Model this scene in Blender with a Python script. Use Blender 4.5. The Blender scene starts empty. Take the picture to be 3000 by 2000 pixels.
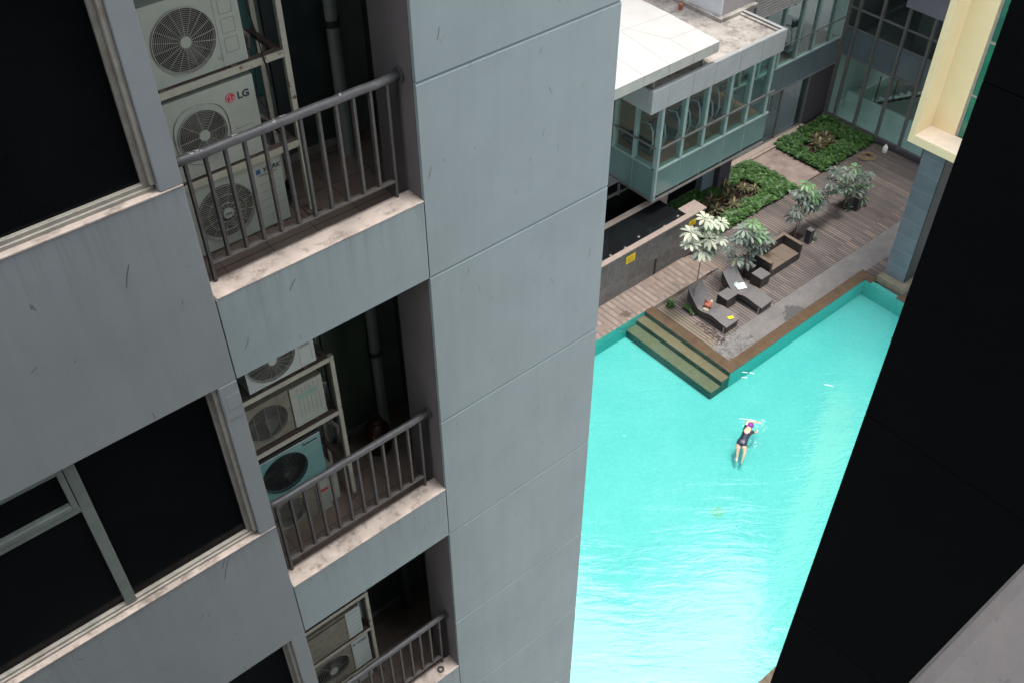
import bpy, bmesh, math, random
from mathutils import Vector, Matrix
random.seed(7)
R_ = math.radians
S = bpy.context.scene
col = S.collection

# ------------------------------------------------------------------ camera
cam_d = bpy.data.cameras.new('camera'); cam = bpy.data.objects.new('camera', cam_d); col.objects.link(cam)
cam_d.sensor_width = 36; cam_d.lens = 2972.23 / 3000 * 36; cam_d.clip_start = 0.02; cam_d.clip_end = 900
rx = Vector((0.76556247, -0.64335859, -0.00195663)); dn = Vector((-0.44542945, -0.52783796, -0.72317335)); fw = Vector((0.464227, 0.55450591, -0.6906638))
CAM = Vector((-3.02395534, -4.50856703, 3.05356239))
M = Matrix((( rx.x, -dn.x, -fw.x, CAM.x), (rx.y, -dn.y, -fw.y, CAM.y), (rx.z, -dn.z, -fw.z, CAM.z), (0, 0, 0, 1)))
cam.matrix_world = M
S.camera = cam

# ------------------------------------------------------------------ light
SUN_AZ, SUN_EL = -38.0, 83.5      # azimuth from +X towards +Y
w = bpy.data.worlds.new('World'); S.world = w; w.use_nodes = True
nt = w.node_tree; bg = nt.nodes['Background']; sky = nt.nodes.new('ShaderNodeTexSky')
sky.sky_type = 'NISHITA'; sky.sun_disc = False; sky.sun_elevation = R_(SUN_EL); sky.sun_rotation = R_(90 - SUN_AZ)
sky.air_density = 1.0; sky.dust_density = 3.0; sky.ozone_density = 1.0
hs = nt.nodes.new('ShaderNodeHueSaturation'); hs.inputs['Saturation'].default_value = 0.38   # hazy, washed-out sky
nt.links.new(sky.outputs[0], hs.inputs['Color']); nt.links.new(hs.outputs[0], bg.inputs[0]); bg.inputs[1].default_value = 0.15
sd = bpy.data.lights.new('sun', 'SUN'); sun = bpy.data.objects.new('sun', sd); col.objects.link(sun)
sd.energy = 1.1; sd.angle = R_(10); sd.color = (1.0, 0.95, 0.87)
dv = Vector((math.cos(R_(SUN_AZ)) * math.cos(R_(SUN_EL)), math.sin(R_(SUN_AZ)) * math.cos(R_(SUN_EL)), math.sin(R_(SUN_EL))))
sun.rotation_euler = dv.to_track_quat('Z', 'Y').to_euler(); sun.location = (5, 5, 40)
S.view_settings.view_transform = 'Standard'; S.view_settings.look = 'None'; S.view_settings.gamma = 1
S.view_settings.exposure = 1.65
S.render.engine = 'CYCLES'
S.cycles.transparent_max_bounces = 24; S.cycles.max_bounces = 10

# ------------------------------------------------------------------ materials
def newmat(name):
    m = bpy.data.materials.new(name); m.use_nodes = True
    n = m.node_tree.nodes; l = m.node_tree.links
    return m, n, l, n['Principled BSDF']
def objco(n, l, scale=(1, 1, 1)):
    g = n.new('ShaderNodeNewGeometry'); mp = n.new('ShaderNodeMapping')
    mp.inputs['Scale'].default_value = scale; l.new(g.outputs['Position'], mp.inputs[0]); return mp.outputs[0]
def ramp(n, l, src, stops, interp='LINEAR'):
    r = n.new('ShaderNodeValToRGB'); r.color_ramp.interpolation = interp
    e = r.color_ramp.elements
    while len(e) < len(stops): e.new(0.5)
    for i, (p, c) in enumerate(stops):
        e[i].position = p; e[i].color = (c[0], c[1], c[2], 1) if not isinstance(c, (int, float)) else (c, c, c, 1)
    l.new(src, r.inputs[0]); return r.outputs[0]
def noise(n, l, co, scale, detail=5, rough=.6, dist=0):
    t = n.new('ShaderNodeTexNoise'); t.inputs['Scale'].default_value = scale; t.inputs['Detail'].default_value = detail
    t.inputs['Roughness'].default_value = rough; t.inputs['Distortion'].default_value = dist; l.new(co, t.inputs['Vector']); return t.outputs[0]
def mixc(n, l, fac, a, b, mode='MIX'):
    x = n.new('ShaderNodeMix'); x.data_type = 'RGBA'; x.blend_type = mode
    for idx, v in ((0, fac), (6, a), (7, b)):
        if isinstance(v, (int, float)): x.inputs[idx].default_value = v if idx == 0 else (v, v, v, 1)
        elif isinstance(v, tuple): x.inputs[idx].default_value = (*v[:3], 1)
        else: l.new(v, x.inputs[idx])
    return x.outputs[2]
def math_(n, l, op, a, b=None):
    x = n.new('ShaderNodeMath'); x.operation = op
    for i, v in enumerate((a, b)):
        if v is None: continue
        if isinstance(v, (int, float)): x.inputs[i].default_value = v
        else: l.new(v, x.inputs[i])
    return x.outputs[0]
def bump(n, l, p, h, strength=.3, dist=.01):
    b = n.new('ShaderNodeBump'); b.inputs['Strength'].default_value = strength; b.inputs['Distance'].default_value = dist
    l.new(h, b.inputs['Height']); l.new(b.outputs[0], p.inputs['Normal']); return b
def pmat(name, c, c2=None, scale=3, rough=.6, metal=0, bmp=0, bscale=60, spec=.5, stretch=(1, 1, 1), dirt=None, dscale=8, dlo=.55, dhi=.7):
    m, n, l, p = newmat(name)
    p.inputs['Roughness'].default_value = rough; p.inputs['Metallic'].default_value = metal; p.inputs['Specular IOR Level'].default_value = spec
    c2 = c2 or tuple(v * .82 for v in c)
    co = objco(n, l, stretch)
    out = ramp(n, l, noise(n, l, co, scale), [(.3, c2), (.7, c)])
    if dirt:
        out = mixc(n, l, ramp(n, l, noise(n, l, co, dscale, 8, .7), [(dlo, 0.0), (dhi, 1.0)]), out, dirt)
    l.new(out, p.inputs['Base Color'])
    if bmp: bump(n, l, p, noise(n, l, co, bscale, 4), bmp, .004)
    return m
MT = {}
# painted plaster of the tower: blue-grey with faint patches, trowel relief and rain streaks
def plaster(name, c, c2, rough=.72, drip=None):
    m, n, l, p = newmat(name); p.inputs['Roughness'].default_value = rough; p.inputs['Specular IOR Level'].default_value = .3
    co = objco(n, l); cs = objco(n, l, (9, 9, .7))
    base = ramp(n, l, noise(n, l, co, 1.6, 6), [(.3, c2), (.7, c)])
    streak = ramp(n, l, noise(n, l, cs, .8, 6, .7), [(.36, .70), (.52, 1.0), (.75, 1.08)])
    patch = ramp(n, l, noise(n, l, co, .9, 7, .68, .4), [(.34, .80), (.5, 1.0), (.68, 1.12)])
    base = mixc(n, l, .13, base, streak, 'MULTIPLY'); base = mixc(n, l, .28, base, patch, 'MULTIPLY')
    specks = ramp(n, l, noise(n, l, co, 38, 3, .8), [(.27, .45), (.33, 1.0)])
    base = mixc(n, l, .6, base, specks, 'MULTIPLY')
    if drip is not None:   # dirty run-off stains hanging below each ledge (one every three metres)
        sz = n.new('ShaderNodeSeparateXYZ'); l.new(co, sz.inputs[0])
        fr_ = math_(n, l, 'FRACT', math_(n, l, 'DIVIDE', math_(n, l, 'SUBTRACT', 30.0 + drip, sz.outputs[2]), 3.0))
        fade = ramp(n, l, fr_, [(.0, 1.0), (.05, .6), (.19, 0.0)])
        runs = ramp(n, l, noise(n, l, objco(n, l, (7, 7, .35)), 2.4, 5, .75), [(.47, 0.0), (.66, 1.0)])
        base = mixc(n, l, math_(n, l, 'MULTIPLY', math_(n, l, 'MULTIPLY', fade, runs), .32), base, (.085, .085, .08))
    l.new(base, p.inputs['Base Color'])
    a = noise(n, l, co, 220, 3); b = noise(n, l, co, 6, 4, .5)
    h = math_(n, l, 'ADD', math_(n, l, 'MULTIPLY', a, .10), math_(n, l, 'MULTIPLY', b, .5))
    bump(n, l, p, h, .25, .012)
    return m
MT['plaster'] = plaster('grey_blue_plaster', (.240, .292, .297), (.225, .274, .28))
MT['plaster_warm'] = plaster('grey_plaster_warm', (.212, .234, .240), (.198, .219, .225))
MT['plaster_sp'] = plaster('grey_blue_plaster_stained', (.240, .292, .297), (.225, .274, .28), drip=-.843)
MT['plaster_warm'] = plaster('grey_plaster_stained', (.212, .234, .240), (.198, .219, .225), drip=-.03)
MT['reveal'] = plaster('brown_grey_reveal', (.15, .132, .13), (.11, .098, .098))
MT['shaded_reveal'] = plaster('painted_recess_shade', (.085, .08, .078), (.06, .057, .056))  # reveal plaster darkened: the shade deep in the recess is in the colour
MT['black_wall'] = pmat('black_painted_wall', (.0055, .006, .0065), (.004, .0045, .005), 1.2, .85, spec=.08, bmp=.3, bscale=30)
MT['ledge'] = pmat('rough_ledge_render', (.205, .182, .168), (.125, .122, .122), 5, .85, bmp=.7, bscale=60, dirt=(.075, .072, .07), dscale=26, dlo=.60, dhi=.70)
MT['sill'] = pmat('dusty_sill', (.43, .365, .32), (.25, .215, .19), 4.5, .8, bmp=.4, bscale=40, dirt=(.13, .105, .085), dscale=11, dlo=.50, dhi=.70)
MT['groove'] = pmat('groove_backing_paint', (.22, .24, .25), None, 3, .8)  # even grey of the core behind the panel joints
MT['alu'] = pmat('dusty_aluminium_frame', (.33, .31, .27), (.22, .21, .185), 12, .5, metal=.15, dirt=(.24, .19, .15), dscale=9)
MT['alu_green'] = pmat('grey_green_frame', (.15, .175, .155), (.11, .13, .115), 12, .5)
MT['winglass'] = pmat('dark_window_glass', (.004, .0046, .005), (.002, .002, .0025), 1.3, .16, spec=.12, dirt=(.05, .052, .052), dscale=34, dlo=.70, dhi=.80)
MT['rail'] = pmat('worn_grey_rail_paint', (.075, .078, .082), (.05, .05, .054), 14, .45, bmp=.25, bscale=50, dirt=(.30, .29, .28), dscale=13, dlo=.66, dhi=.70)
MT['paint'] = pmat('chalky_paint_splash', (.34, .34, .33), None, 9, .7)
MT['bar'] = pmat('rusty_baluster_paint', (.07, .066, .064), (.045, .042, .04), 16, .55, dirt=(.16, .10, .06), dscale=20, dlo=.58, dhi=.7)
MT['rack'] = pmat('chipped_cream_rack', (.50, .49, .38), (.38, .37, .29), 10, .55, dirt=(.16, .09, .05), dscale=18, dlo=.6, dhi=.66)
MT['rack_top'] = pmat('rusty_rack_top', (.13, .09, .07), (.08, .06, .05), 20, .8)
MT['casing'] = pmat('off_white_casing', (.40, .43, .36), (.33, .36, .30), 5, .45, dirt=(.22, .20, .15), dscale=11, dlo=.62, dhi=.75)
MT['casing_dirty'] = pmat('soiled_beige_casing', (.25, .235, .17), (.17, .16, .12), 6, .7, dirt=(.09, .08, .06), dscale=14, dlo=.5, dhi=.75)
MT['casing_white'] = pmat('clean_white_casing', (.50, .57, .53), (.43, .50, .46), 4, .4)
MT['casing_teal'] = pmat('pale_teal_casing', (.20, .40, .37), (.13, .30, .29), 3, .3, stretch=(1, 1, 6))
MT['grille'] = pmat('grey_wire_grille', (.42, .42, .35), (.28, .28, .23), 20, .5)
MT['grille_dark'] = pmat('dark_wire_grille', (.035, .045, .048), (.02, .03, .03), 20, .3)
MT['dark'] = pmat('dark_fan_cavity', (.012, .012, .012), None, 9, .7)
MT['blade'] = pmat('grey_fan_blade', (.05, .055, .05), None, 5, .5)
MT['red_print'] = pmat('red_print', (.55, .03, .05), None, 9, .5)
MT['navy_print'] = pmat('navy_print', (.035, .045, .06), None, 9, .5)
MT['blue_print'] = pmat('blue_print', (.03, .09, .25), None, 9, .5)
MT['white_print'] = pmat('white_print', (.75, .75, .72), None, 9, .5)
MT['green_print'] = pmat('pale_green_print', (.22, .42, .33), None, 9, .5)
MT['line'] = pmat('thin_grey_press_line', (.16, .165, .14), None, 9, .6)
MT['pipe'] = pmat('dark_green_grey_pipe', (.026, .034, .033), (.018, .024, .024), 5, .5)
MT['tile_floor'] = pmat('brown_balcony_floor', (.16, .12, .095), (.11, .085, .07), 7, .55)
MT['bkwall'] = pmat('green_grey_board_wall', (.17, .20, .165), (.12, .145, .12), 3, .7)
MT['bkglass'] = pmat('green_blue_glass', (.05, .16, .14), (.03, .10, .10), 2.5, .15, stretch=(6, 6, .5))
MT['boards'] = pmat('green_grey_boards', (.12, .155, .11), (.08, .11, .075), 2, .7)
MT['curtain'] = pmat('dark_door_panel', (.055, .072, .068), (.035, .046, .045), 5, .4)
MT['rubber'] = pmat('black_rubber', (.02, .02, .02), None, 9, .7)
MT['hose'] = pmat('wrapped_pale_hose', (.25, .22, .18), (.15, .13, .11), 20, .8)
MT['red_plastic'] = pmat('dark_red_enamel', (.045, .008, .007), (.03, .005, .004), 8, .4)
MT['wicker'] = None

def grid_lines(n, l, co, ax, period, width, off=0.0):
    s = n.new('ShaderNodeSeparateXYZ'); l.new(co, s.inputs[0])
    v = math_(n, l, 'FRACT', math_(n, l, 'DIVIDE', math_(n, l, 'ADD', s.outputs[ax], 100.0 + off), period))
    return math_(n, l, 'LESS_THAN', v, width / period), math_(n, l, 'FLOOR', math_(n, l, 'DIVIDE', math_(n, l, 'ADD', s.outputs[ax], 100.0 + off), period)), v
# wooden deck, boards along Y
def deckmat():
    m, n, l, p = newmat('weathered_deck_boards'); p.inputs['Roughness'].default_value = .65
    co = objco(n, l)
    gap, idx, fr = grid_lines(n, l, co, 0, .108, .024)
    wn = n.new('ShaderNodeTexWhiteNoise'); wn.noise_dimensions = '1D'; l.new(idx, wn.inputs['W'])
    seg, idy, _ = grid_lines(n, l, co, 1, 1.7, .01)
    sx = n.new('ShaderNodeMath'); sx.operation = 'MULTIPLY_ADD'; l.new(idy, sx.inputs[0]); sx.inputs[1].default_value = 17.3; l.new(idx, sx.inputs[2])
    wn2 = n.new('ShaderNodeTexWhiteNoise'); wn2.noise_dimensions = '1D'; l.new(sx.outputs[0], wn2.inputs['W'])
    c = ramp(n, l, wn2.outputs[0], [(0, (.102, .085, .079)), (.45, (.130, .107, .098)), (.85, (.158, .128, .114)), (1, (.21, .155, .128))])
    st = noise(n, l, objco(n, l, (30, 1.2, 30)), 2.5, 6, .7)
    c = mixc(n, l, .55, c, ramp(n, l, st, [(.3, .55), (.7, 1.35)]), 'MULTIPLY')
    big = noise(n, l, co, .8, 4)
    c = mixc(n, l, .7, c, ramp(n, l, big, [(.35, .68), (.65, 1.22)]), 'MULTIPLY')
    # greenish, paler boards beside the pool coping
    sp = n.new('ShaderNodeSeparateXYZ'); l.new(co, sp.inputs[0])
    pale = math_(n, l, 'LESS_THAN', sp.outputs[0], 15.85)
    c = mixc(n, l, math_(n, l, 'MULTIPLY', pale, .65), c, (.17, .14, .09))
    c = mixc(n, l, math_(n, l, 'MULTIPLY', gap, .9), c, (.010, .009, .008))
    l.new(c, p.inputs['Base Color'])
    inv = math_(n, l, 'SUBTRACT', 1.0, gap)
    bump(n, l, p, inv, .8, .01)
    return m
MT['deck'] = deckmat()
def gravelmat():
    m, n, l, p = newmat('exposed_aggregate'); p.inputs['Roughness'].default_value = .9
    co = objco(n, l)
    v = n.new('ShaderNodeTexVoronoi'); v.inputs['Scale'].default_value = 55; l.new(co, v.inputs['Vector'])
    c = ramp(n, l, noise(n, l, co, 48, 4, .8), [(.3, (.075, .071, .07)), (.5, (.145, .136, .13)), (.7, (.25, .235, .225))])
    c = mixc(n, l, .5, c, ramp(n, l, noise(n, l, co, 2.2, 6, .7), [(.3, .55), (.65, 1.15)]), 'MULTIPLY')
    # wet patches: by the pool corner and one blot further along
    sp = n.new('ShaderNodeSeparateXYZ'); l.new(co, sp.inputs[0])
    near = math_(n, l, 'LESS_THAN', math_(n, l, 'ADD', sp.outputs[0], math_(n, l, 'MULTIPLY', noise(n, l, co, 2.5, 5, .7), 3.2)), 18.35)
    c = mixc(n, l, math_(n, l, 'MULTIPLY', near, .6), c, ramp(n, l, noise(n, l, co, 9, 6, .75), [(.38, (.035, .036, .038)), (.62, (.22, .21, .2))]))
    vd = n.new('ShaderNodeVectorMath'); vd.operation = 'DISTANCE'; l.new(co, vd.inputs[0]); vd.inputs[1].default_value = (18.55, 7.62, -17.9)
    bl = math_(n, l, 'LESS_THAN', math_(n, l, 'ADD', vd.outputs['Value'], math_(n, l, 'MULTIPLY', noise(n, l, co, 4, 4, .6), .75)), .78)
    c = mixc(n, l, math_(n, l, 'MULTIPLY', bl, .75), c, (.05, .05, .052))
    l.new(c, p.inputs['Base Color']); bump(n, l, p, v.outputs[0], .4, .006)
    return m
MT['gravel'] = gravelmat()
def copingmat():
    m, n, l, p = newmat('wet_brown_coping'); p.inputs['Roughness'].default_value = .12
    co = objco(n, l)
    c = ramp(n, l, noise(n, l, co, 3.5, 6, .7), [(.3, (.070, .048, .031)), (.7, (.112, .077, .049))])
    b = n.new('ShaderNodeTexBrick'); b.inputs['Scale'].default_value = 1; b.inputs['Brick Width'].default_value = .35; b.inputs['Row Height'].default_value = .35
    b.inputs['Mortar Size'].default_value = .006; b.offset = 0; b.inputs['Color1'].default_value = b.inputs['Color2'].default_value = (1, 1, 1, 1); b.inputs['Mortar'].default_value = (.6, .6, .6, 1)
    l.new(co, b.inputs['Vector'])
    c = mixc(n, l, .5, c, b.outputs[0], 'MULTIPLY')
    l.new(c, p.inputs['Base Color'])
    w_ = n.new('ShaderNodeTexWave'); w_.inputs['Scale'].default_value = 1.5; w_.inputs['Distortion'].default_value = 9; w_.inputs['Detail'].default_value = 3; l.new(co, w_.inputs[0])
    bump(n, l, p, w_.outputs[0], .08, .01)
    return m
MT['coping'] = copingmat()
def pavemat():
    m, n, l, p = newmat('beige_paving_tiles'); p.inputs['Roughness'].default_value = .75
    co = objco(n, l)
    gx, ix, fx = grid_lines(n, l, co, 0, .21, .008)
    gy, iy, fy = grid_lines(n, l, co, 1, .30, .008)
    s = n.new('ShaderNodeMath'); s.operation = 'MULTIPLY_ADD'; l.new(iy, s.inputs[0]); s.inputs[1].default_value = 31.7; l.new(ix, s.inputs[2])
    wn = n.new('ShaderNodeTexWhiteNoise'); wn.noise_dimensions = '1D'; l.new(s.outputs[0], wn.inputs['W'])
    c = ramp(n, l, wn.outputs[0], [(0, (.165, .124, .10)), (.5, (.20, .152, .124)), (1, (.235, .183, .152))])
    # dark bars: every tile has a darker lower strip along Y
    bar = math_(n, l, 'MULTIPLY', math_(n, l, 'GREATER_THAN', fx, .70), math_(n, l, 'GREATER_THAN', wn.outputs[0], .22))
    c = mixc(n, l, math_(n, l, 'MULTIPLY', bar, .7), c, (.085, .078, .082))
    c = mixc(n, l, .6, c, ramp(n, l, noise(n, l, co, 5, 6, .7), [(.35, .72), (.65, 1.1)]), 'MULTIPLY')
    vd = n.new('ShaderNodeVectorMath'); vd.operation = 'DISTANCE'; l.new(co, vd.inputs[0]); vd.inputs[1].default_value = (14.35, 10.85, -17.75)
    bl = math_(n, l, 'LESS_THAN', math_(n, l, 'ADD', vd.outputs['Value'], math_(n, l, 'MULTIPLY', noise(n, l, co, 7, 6, .8), .8)), .56)
    c = mixc(n, l, math_(n, l, 'MULTIPLY', bl, .8), c, (.05, .035, .025))
    g = math_(n, l, 'MAXIMUM', gx, gy)
    c = mixc(n, l, g, c, (.13, .10, .085))
    l.new(c, p.inputs['Base Color'])
    return m
MT['pave'] = pavemat()
def wallslate():
    m, n, l, p = newmat('slate_wall_tiles'); p.inputs['Roughness'].default_value = .6
    g = n.new('ShaderNodeNewGeometry'); s = n.new('ShaderNodeSeparateXYZ'); l.new(g.outputs['Position'], s.inputs[0])
    cb = n.new('ShaderNodeCombineXYZ'); l.new(s.outputs[0], cb.inputs[0]); l.new(s.outputs[2], cb.inputs[1])
    b = n.new('ShaderNodeTexBrick'); b.inputs['Scale'].default_value = 1; b.inputs['Brick Width'].default_value = .62; b.inputs['Row Height'].default_value = .3
    b.inputs['Mortar Size'].default_value = .004; b.inputs['Color1'].default_value = (.12, .112, .105, 1); b.inputs['Color2'].default_value = (.085, .078, .072, 1); b.inputs['Mortar'].default_value = (.06, .055, .05, 1)
    l.new(cb.outputs[0], b.inputs['Vector'])
    co = objco(n, l)
    c = mixc(n, l, .8, b.outputs[0], ramp(n, l, noise(n, l, co, 6, 8, .8), [(.3, .55), (.7, 1.5)]), 'MULTIPLY')
    c = mixc(n, l, .5, c, ramp(n, l, noise(n, l, objco(n, l, (14, 14, 1.5)), 2, 4), [(.4, .8), (.7, 1.3)]), 'MULTIPLY')
    l.new(c, p.inputs['Base Color']); bump(n, l, p, noise(n, l, co, 40, 5), .5, .006)
    return m
MT['slate'] = wallslate()
MT['capstone'] = pmat('pink_beige_capstone', (.27, .212, .182), (.22, .172, .148), 6, .8, dirt=(.2, .16, .13), dscale=20, dlo=.66, dhi=.75)
def pooltile():
    m, n, l, p = newmat('turquoise_mosaic'); p.inputs['Roughness'].default_value = .5
    co = objco(n, l)
    c = ramp(n, l, noise(n, l, co, 9, 6, .75), [(.3, (.24, .41, .37)), (.7, (.29, .46, .415))])
    c = mixc(n, l, .8, c, ramp(n, l, noise(n, l, co, .7, 3), [(.3, (.86, .95, .96)), (.7, (1.1, 1.03, 1.02))]), 'MULTIPLY')
    # caustic-like mottling painted into the mosaic colour
    vo = n.new('ShaderNodeTexVoronoi'); vo.inputs['Scale'].default_value = 14; vo.feature = 'F1'; l.new(co, vo.inputs['Vector'])
    c = mixc(n, l, .35, c, ramp(n, l, vo.outputs['Distance'], [(.0, .85), (.7, 1.08)]), 'MULTIPLY')
    l.new(c, p.inputs['Base Color']); return m
MT['pool'] = pooltile()
MT['poolwall'] = pmat('turquoise_wall_mosaic', (.06, .43, .36), (.04, .34, .29), 14, .4)
MT['step_riser'] = pmat('dark_green_riser_tiles', (.022, .075, .055), (.014, .05, .038), 9, .5)
MT['steptile'] = pmat('brown_step_tiles', (.20, .125, .065), (.15, .092, .048), 5, .5)
def watermat():
    m = bpy.data.materials.new('pool_water'); m.use_nodes = True; n = m.node_tree.nodes; l = m.node_tree.links; n.clear()
    o = n.new('ShaderNodeOutputMaterial'); mx = n.new('ShaderNodeMixShader'); tr = n.new('ShaderNodeBsdfTransparent'); gl = n.new('ShaderNodeBsdfGlossy')
    tr.inputs[0].default_value = (.98, .99, .99, 1); gl.inputs[1].default_value = .015; gl.inputs[0].default_value = (1, 1, 1, 1)
    fr = n.new('ShaderNodeFresnel'); fr.inputs[0].default_value = 2.3
    co = objco(n, l)
    def rmap(rot, sc):
        m1 = n.new('ShaderNodeMapping'); m1.inputs['Rotation'].default_value = (0, 0, R_(rot)); l.new(co, m1.inputs[0])
        m2 = n.new('ShaderNodeMapping'); m2.inputs['Scale'].default_value = sc; l.new(m1.outputs[0], m2.inputs[0]); return m2.outputs[0]
    a = noise(n, l, rmap(-50, (2.2, .45, 1)), 1.5, 4, .6, .5); b = noise(n, l, rmap(-62, (7.5, 1.9, 1)), 1.3, 3, .55, .4); b2 = noise(n, l, co, .30, 2, .5)
    h = math_(n, l, 'ADD', math_(n, l, 'MULTIPLY', a, .75), math_(n, l, 'ADD', math_(n, l, 'MULTIPLY', b, .20), math_(n, l, 'MULTIPLY', b2, 1.2)))
    bp = n.new('ShaderNodeBump'); bp.inputs['Strength'].default_value = 1; bp.inputs['Distance'].default_value = .019; l.new(h, bp.inputs['Height'])
    l.new(bp.outputs[0], gl.inputs['Normal']); l.new(bp.outputs[0], fr.inputs['Normal'])
    gg = n.new('ShaderNodeNewGeometry')
    l.new(math_(n, l, 'MULTIPLY', fr.outputs[0], math_(n, l, 'SUBTRACT', 1.0, gg.outputs['Backfacing'])), mx.inputs[0]); l.new(tr.outputs[0], mx.inputs[1]); l.new(gl.outputs[0], mx.inputs[2]); l.new(mx.outputs[0], o.inputs[0])
    va = n.new('ShaderNodeVolumeAbsorption'); va.inputs['Color'].default_value = (.16, .93, .935, 1); va.inputs['Density'].default_value = 1.0; l.new(va.outputs[0], o.inputs['Volume'])
    return m
MT['water'] = watermat()
MT['pondwater'] = pmat('dark_pond_water', (.008, .009, .01), None, 3, .04, bmp=.15, bscale=9)
def glassmat(name, tint, refl=.12, rough=.02, film=0.0, filmc=(.2, .3, .3), ior=1.5):
    m = bpy.data.materials.new(name); m.use_nodes = True; n = m.node_tree.nodes; l = m.node_tree.links; n.clear()
    o = n.new('ShaderNodeOutputMaterial'); mx = n.new('ShaderNodeMixShader'); tr = n.new('ShaderNodeBsdfTransparent'); gl = n.new('ShaderNodeBsdfGlossy')
    tr.inputs[0].default_value = (*tint, 1); gl.inputs[1].default_value = rough; gl.inputs[0].default_value = (.8, 1, .96, 1)
    fr = n.new('ShaderNodeFresnel'); fr.inputs[0].default_value = ior
    gg = n.new('ShaderNodeNewGeometry')
    f = math_(n, l, 'MULTIPLY', math_(n, l, 'ADD', fr.outputs[0], refl), math_(n, l, 'SUBTRACT', 1.0, gg.outputs['Backfacing']))
    l.new(f, mx.inputs[0]); l.new(tr.outputs[0], mx.inputs[1]); l.new(gl.outputs[0], mx.inputs[2])
    df = n.new('ShaderNodeBsdfDiffuse'); df.inputs[0].default_value = (*filmc, 1); m2 = n.new('ShaderNodeMixShader')
    nz = noise(n, l, objco(n, l, (1, 1, 1)), 1.1, 4)
    l.new(math_(n, l, 'MULTIPLY', ramp(n, l, nz, [(.3, .5), (.7, 1.0)]), film), m2.inputs[0])
    l.new(mx.outputs[0], m2.inputs[1]); l.new(df.outputs[0], m2.inputs[2]); l.new(m2.outputs[0], o.inputs[0]); return m
MT['glass'] = glassmat('green_tinted_glass', (.84, .92, .90), .02, .02, .03, (.2, .3, .3), 1.45)
MT['glass_lobby'] = glassmat('lobby_glass', (.88, .94, .93), .01, .02, .03, (.14, .18, .18), 1.4)
MT['spandrel'] = pmat('back_painted_green_glass', (.135, .225, .21), (.11, .185, .175), 1.3, .12, spec=.7)
MT['spandrel_blue'] = pmat('back_painted_blue_grey_glass', (.11, .145, .16), (.085, .115, .13), 1.0, .15, spec=.6)
MT['mullion'] = pmat('pale_green_mullion', (.27, .345, .33), (.21, .28, .27), 4, .35)
MT['mullion_grey'] = pmat('grey_mullion', (.17, .17, .16), (.12, .12, .115), 6, .4, metal=.2)
MT['cornice'] = pmat('silver_grey_cladding', (.36, .375, .38), (.31, .325, .33), 2, .35, metal=.15, dirt=(.28, .28, .27), dscale=7)
MT['canopy'] = pmat('white_canopy_panel', (.45, .44, .425), (.405, .395, .38), 1.5, .5, dirt=(.45, .42, .38), dscale=45, dlo=.76, dhi=.8)
MT['canopy_edge'] = pmat('grey_canopy_edge', (.40, .39, .36), (.33, .32, .3), 3, .5)
MT['roofcon'] = pmat('stained_roof_concrete', (.40, .37, .335), (.24, .22, .20), 1.6, .9, bmp=.4, bscale=25, dirt=(.12, .105, .095), dscale=2.6, dlo=.47, dhi=.66)
MT['render_wall'] = pmat('pale_grey_render', (.36, .34, .345), (.32, .30, .305), 2, .8)
MT['render_light'] = pmat('pale_white_render', (.66, .68, .69), None, 2, .7)
MT['louver'] = pmat('grey_louvre_blades', (.34, .33, .32), None, 4, .5)
MT['purple_wall'] = pmat('purple_grey_wall', (.045, .04, .048), (.035, .03, .038), 5, .7)
MT['lilac_wall'] = pmat('lilac_grey_cladding', (.16, .16, .19), None, 2, .6)
MT['gymfloor'] = pmat('gym_wood_floor', (.36, .20, .125), (.26, .14, .09), 3, .35, stretch=(1, 8, 1))
MT['roomlight'] = pmat('pale_room_ceiling', (.6, .6, .58), None, 2, .8)
MT['room'] = pmat('dim_room_wall', (.10, .10, .10), None, 2, .8)
MT['lobbywall'] = pmat('green_grey_lobby_wall', (.62, .74, .69), (.52, .63, .58), 1, .6)
MT['stairwhite'] = pmat('white_stair_tread', (.85, .92, .88), None, 3, .5)
MT['stairwood'] = pmat('brown_stair_soffit', (.09, .04, .03), None, 3, .6)
MT['yellow'] = pmat('cream_yellow_paint', (.76, .63, .38), (.72, .59, .345), 1.5, .6, dirt=(.55, .46, .24), dscale=6, dlo=.62, dhi=.8)
MT['yellow_sill'] = pmat('weathered_pale_sill', (.78, .66, .52), (.70, .58, .45), 4, .8, dirt=(.45, .36, .3), dscale=30, dlo=.7, dhi=.78)
MT['greenglass'] = pmat('bright_green_glass', (.015, .20, .11), (.01, .10, .07), 1.4, .1, spec=.7)
def pilastermat():
    m, n, l, p = newmat('blue_grey_pilaster_tile'); p.inputs['Roughness'].default_value = .35
    co = objco(n, l); g, i, f = grid_lines(n, l, co, 2, .557, .012, 13.49)
    c = ramp(n, l, noise(n, l, co, 2.2, 3), [(.3, (.085, .105, .125)), (.7, (.12, .14, .155))])
    wn = n.new('ShaderNodeTexWhiteNoise'); wn.noise_dimensions = '1D'; l.new(i, wn.inputs['W'])
    c = mixc(n, l, .6, c, ramp(n, l, wn.outputs[0], [(0, .85), (1, 1.15)]), 'MULTIPLY')
    c = mixc(n, l, math_(n, l, 'MULTIPLY', g, .5), c, (.3, .31, .31)); l.new(c, p.inputs['Base Color']); return m
MT['pilaster'] = pilastermat()
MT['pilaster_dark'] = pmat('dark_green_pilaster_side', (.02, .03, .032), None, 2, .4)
MT['lime'] = pmat('pale_plinth_stone', (.19, .17, .12), (.13, .12, .085), 4, .7)
MT['path'] = pmat('stained_stone_path', (.30, .23, .20), (.16, .12, .11), 2.3, .85, bmp=.3, bscale=30, dirt=(.42, .34, .28), dscale=4, dlo=.6, dhi=.8)
MT['kerb'] = pmat('beige_kerb', (.33, .27, .23), (.25, .2, .17), 5, .8)
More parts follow.
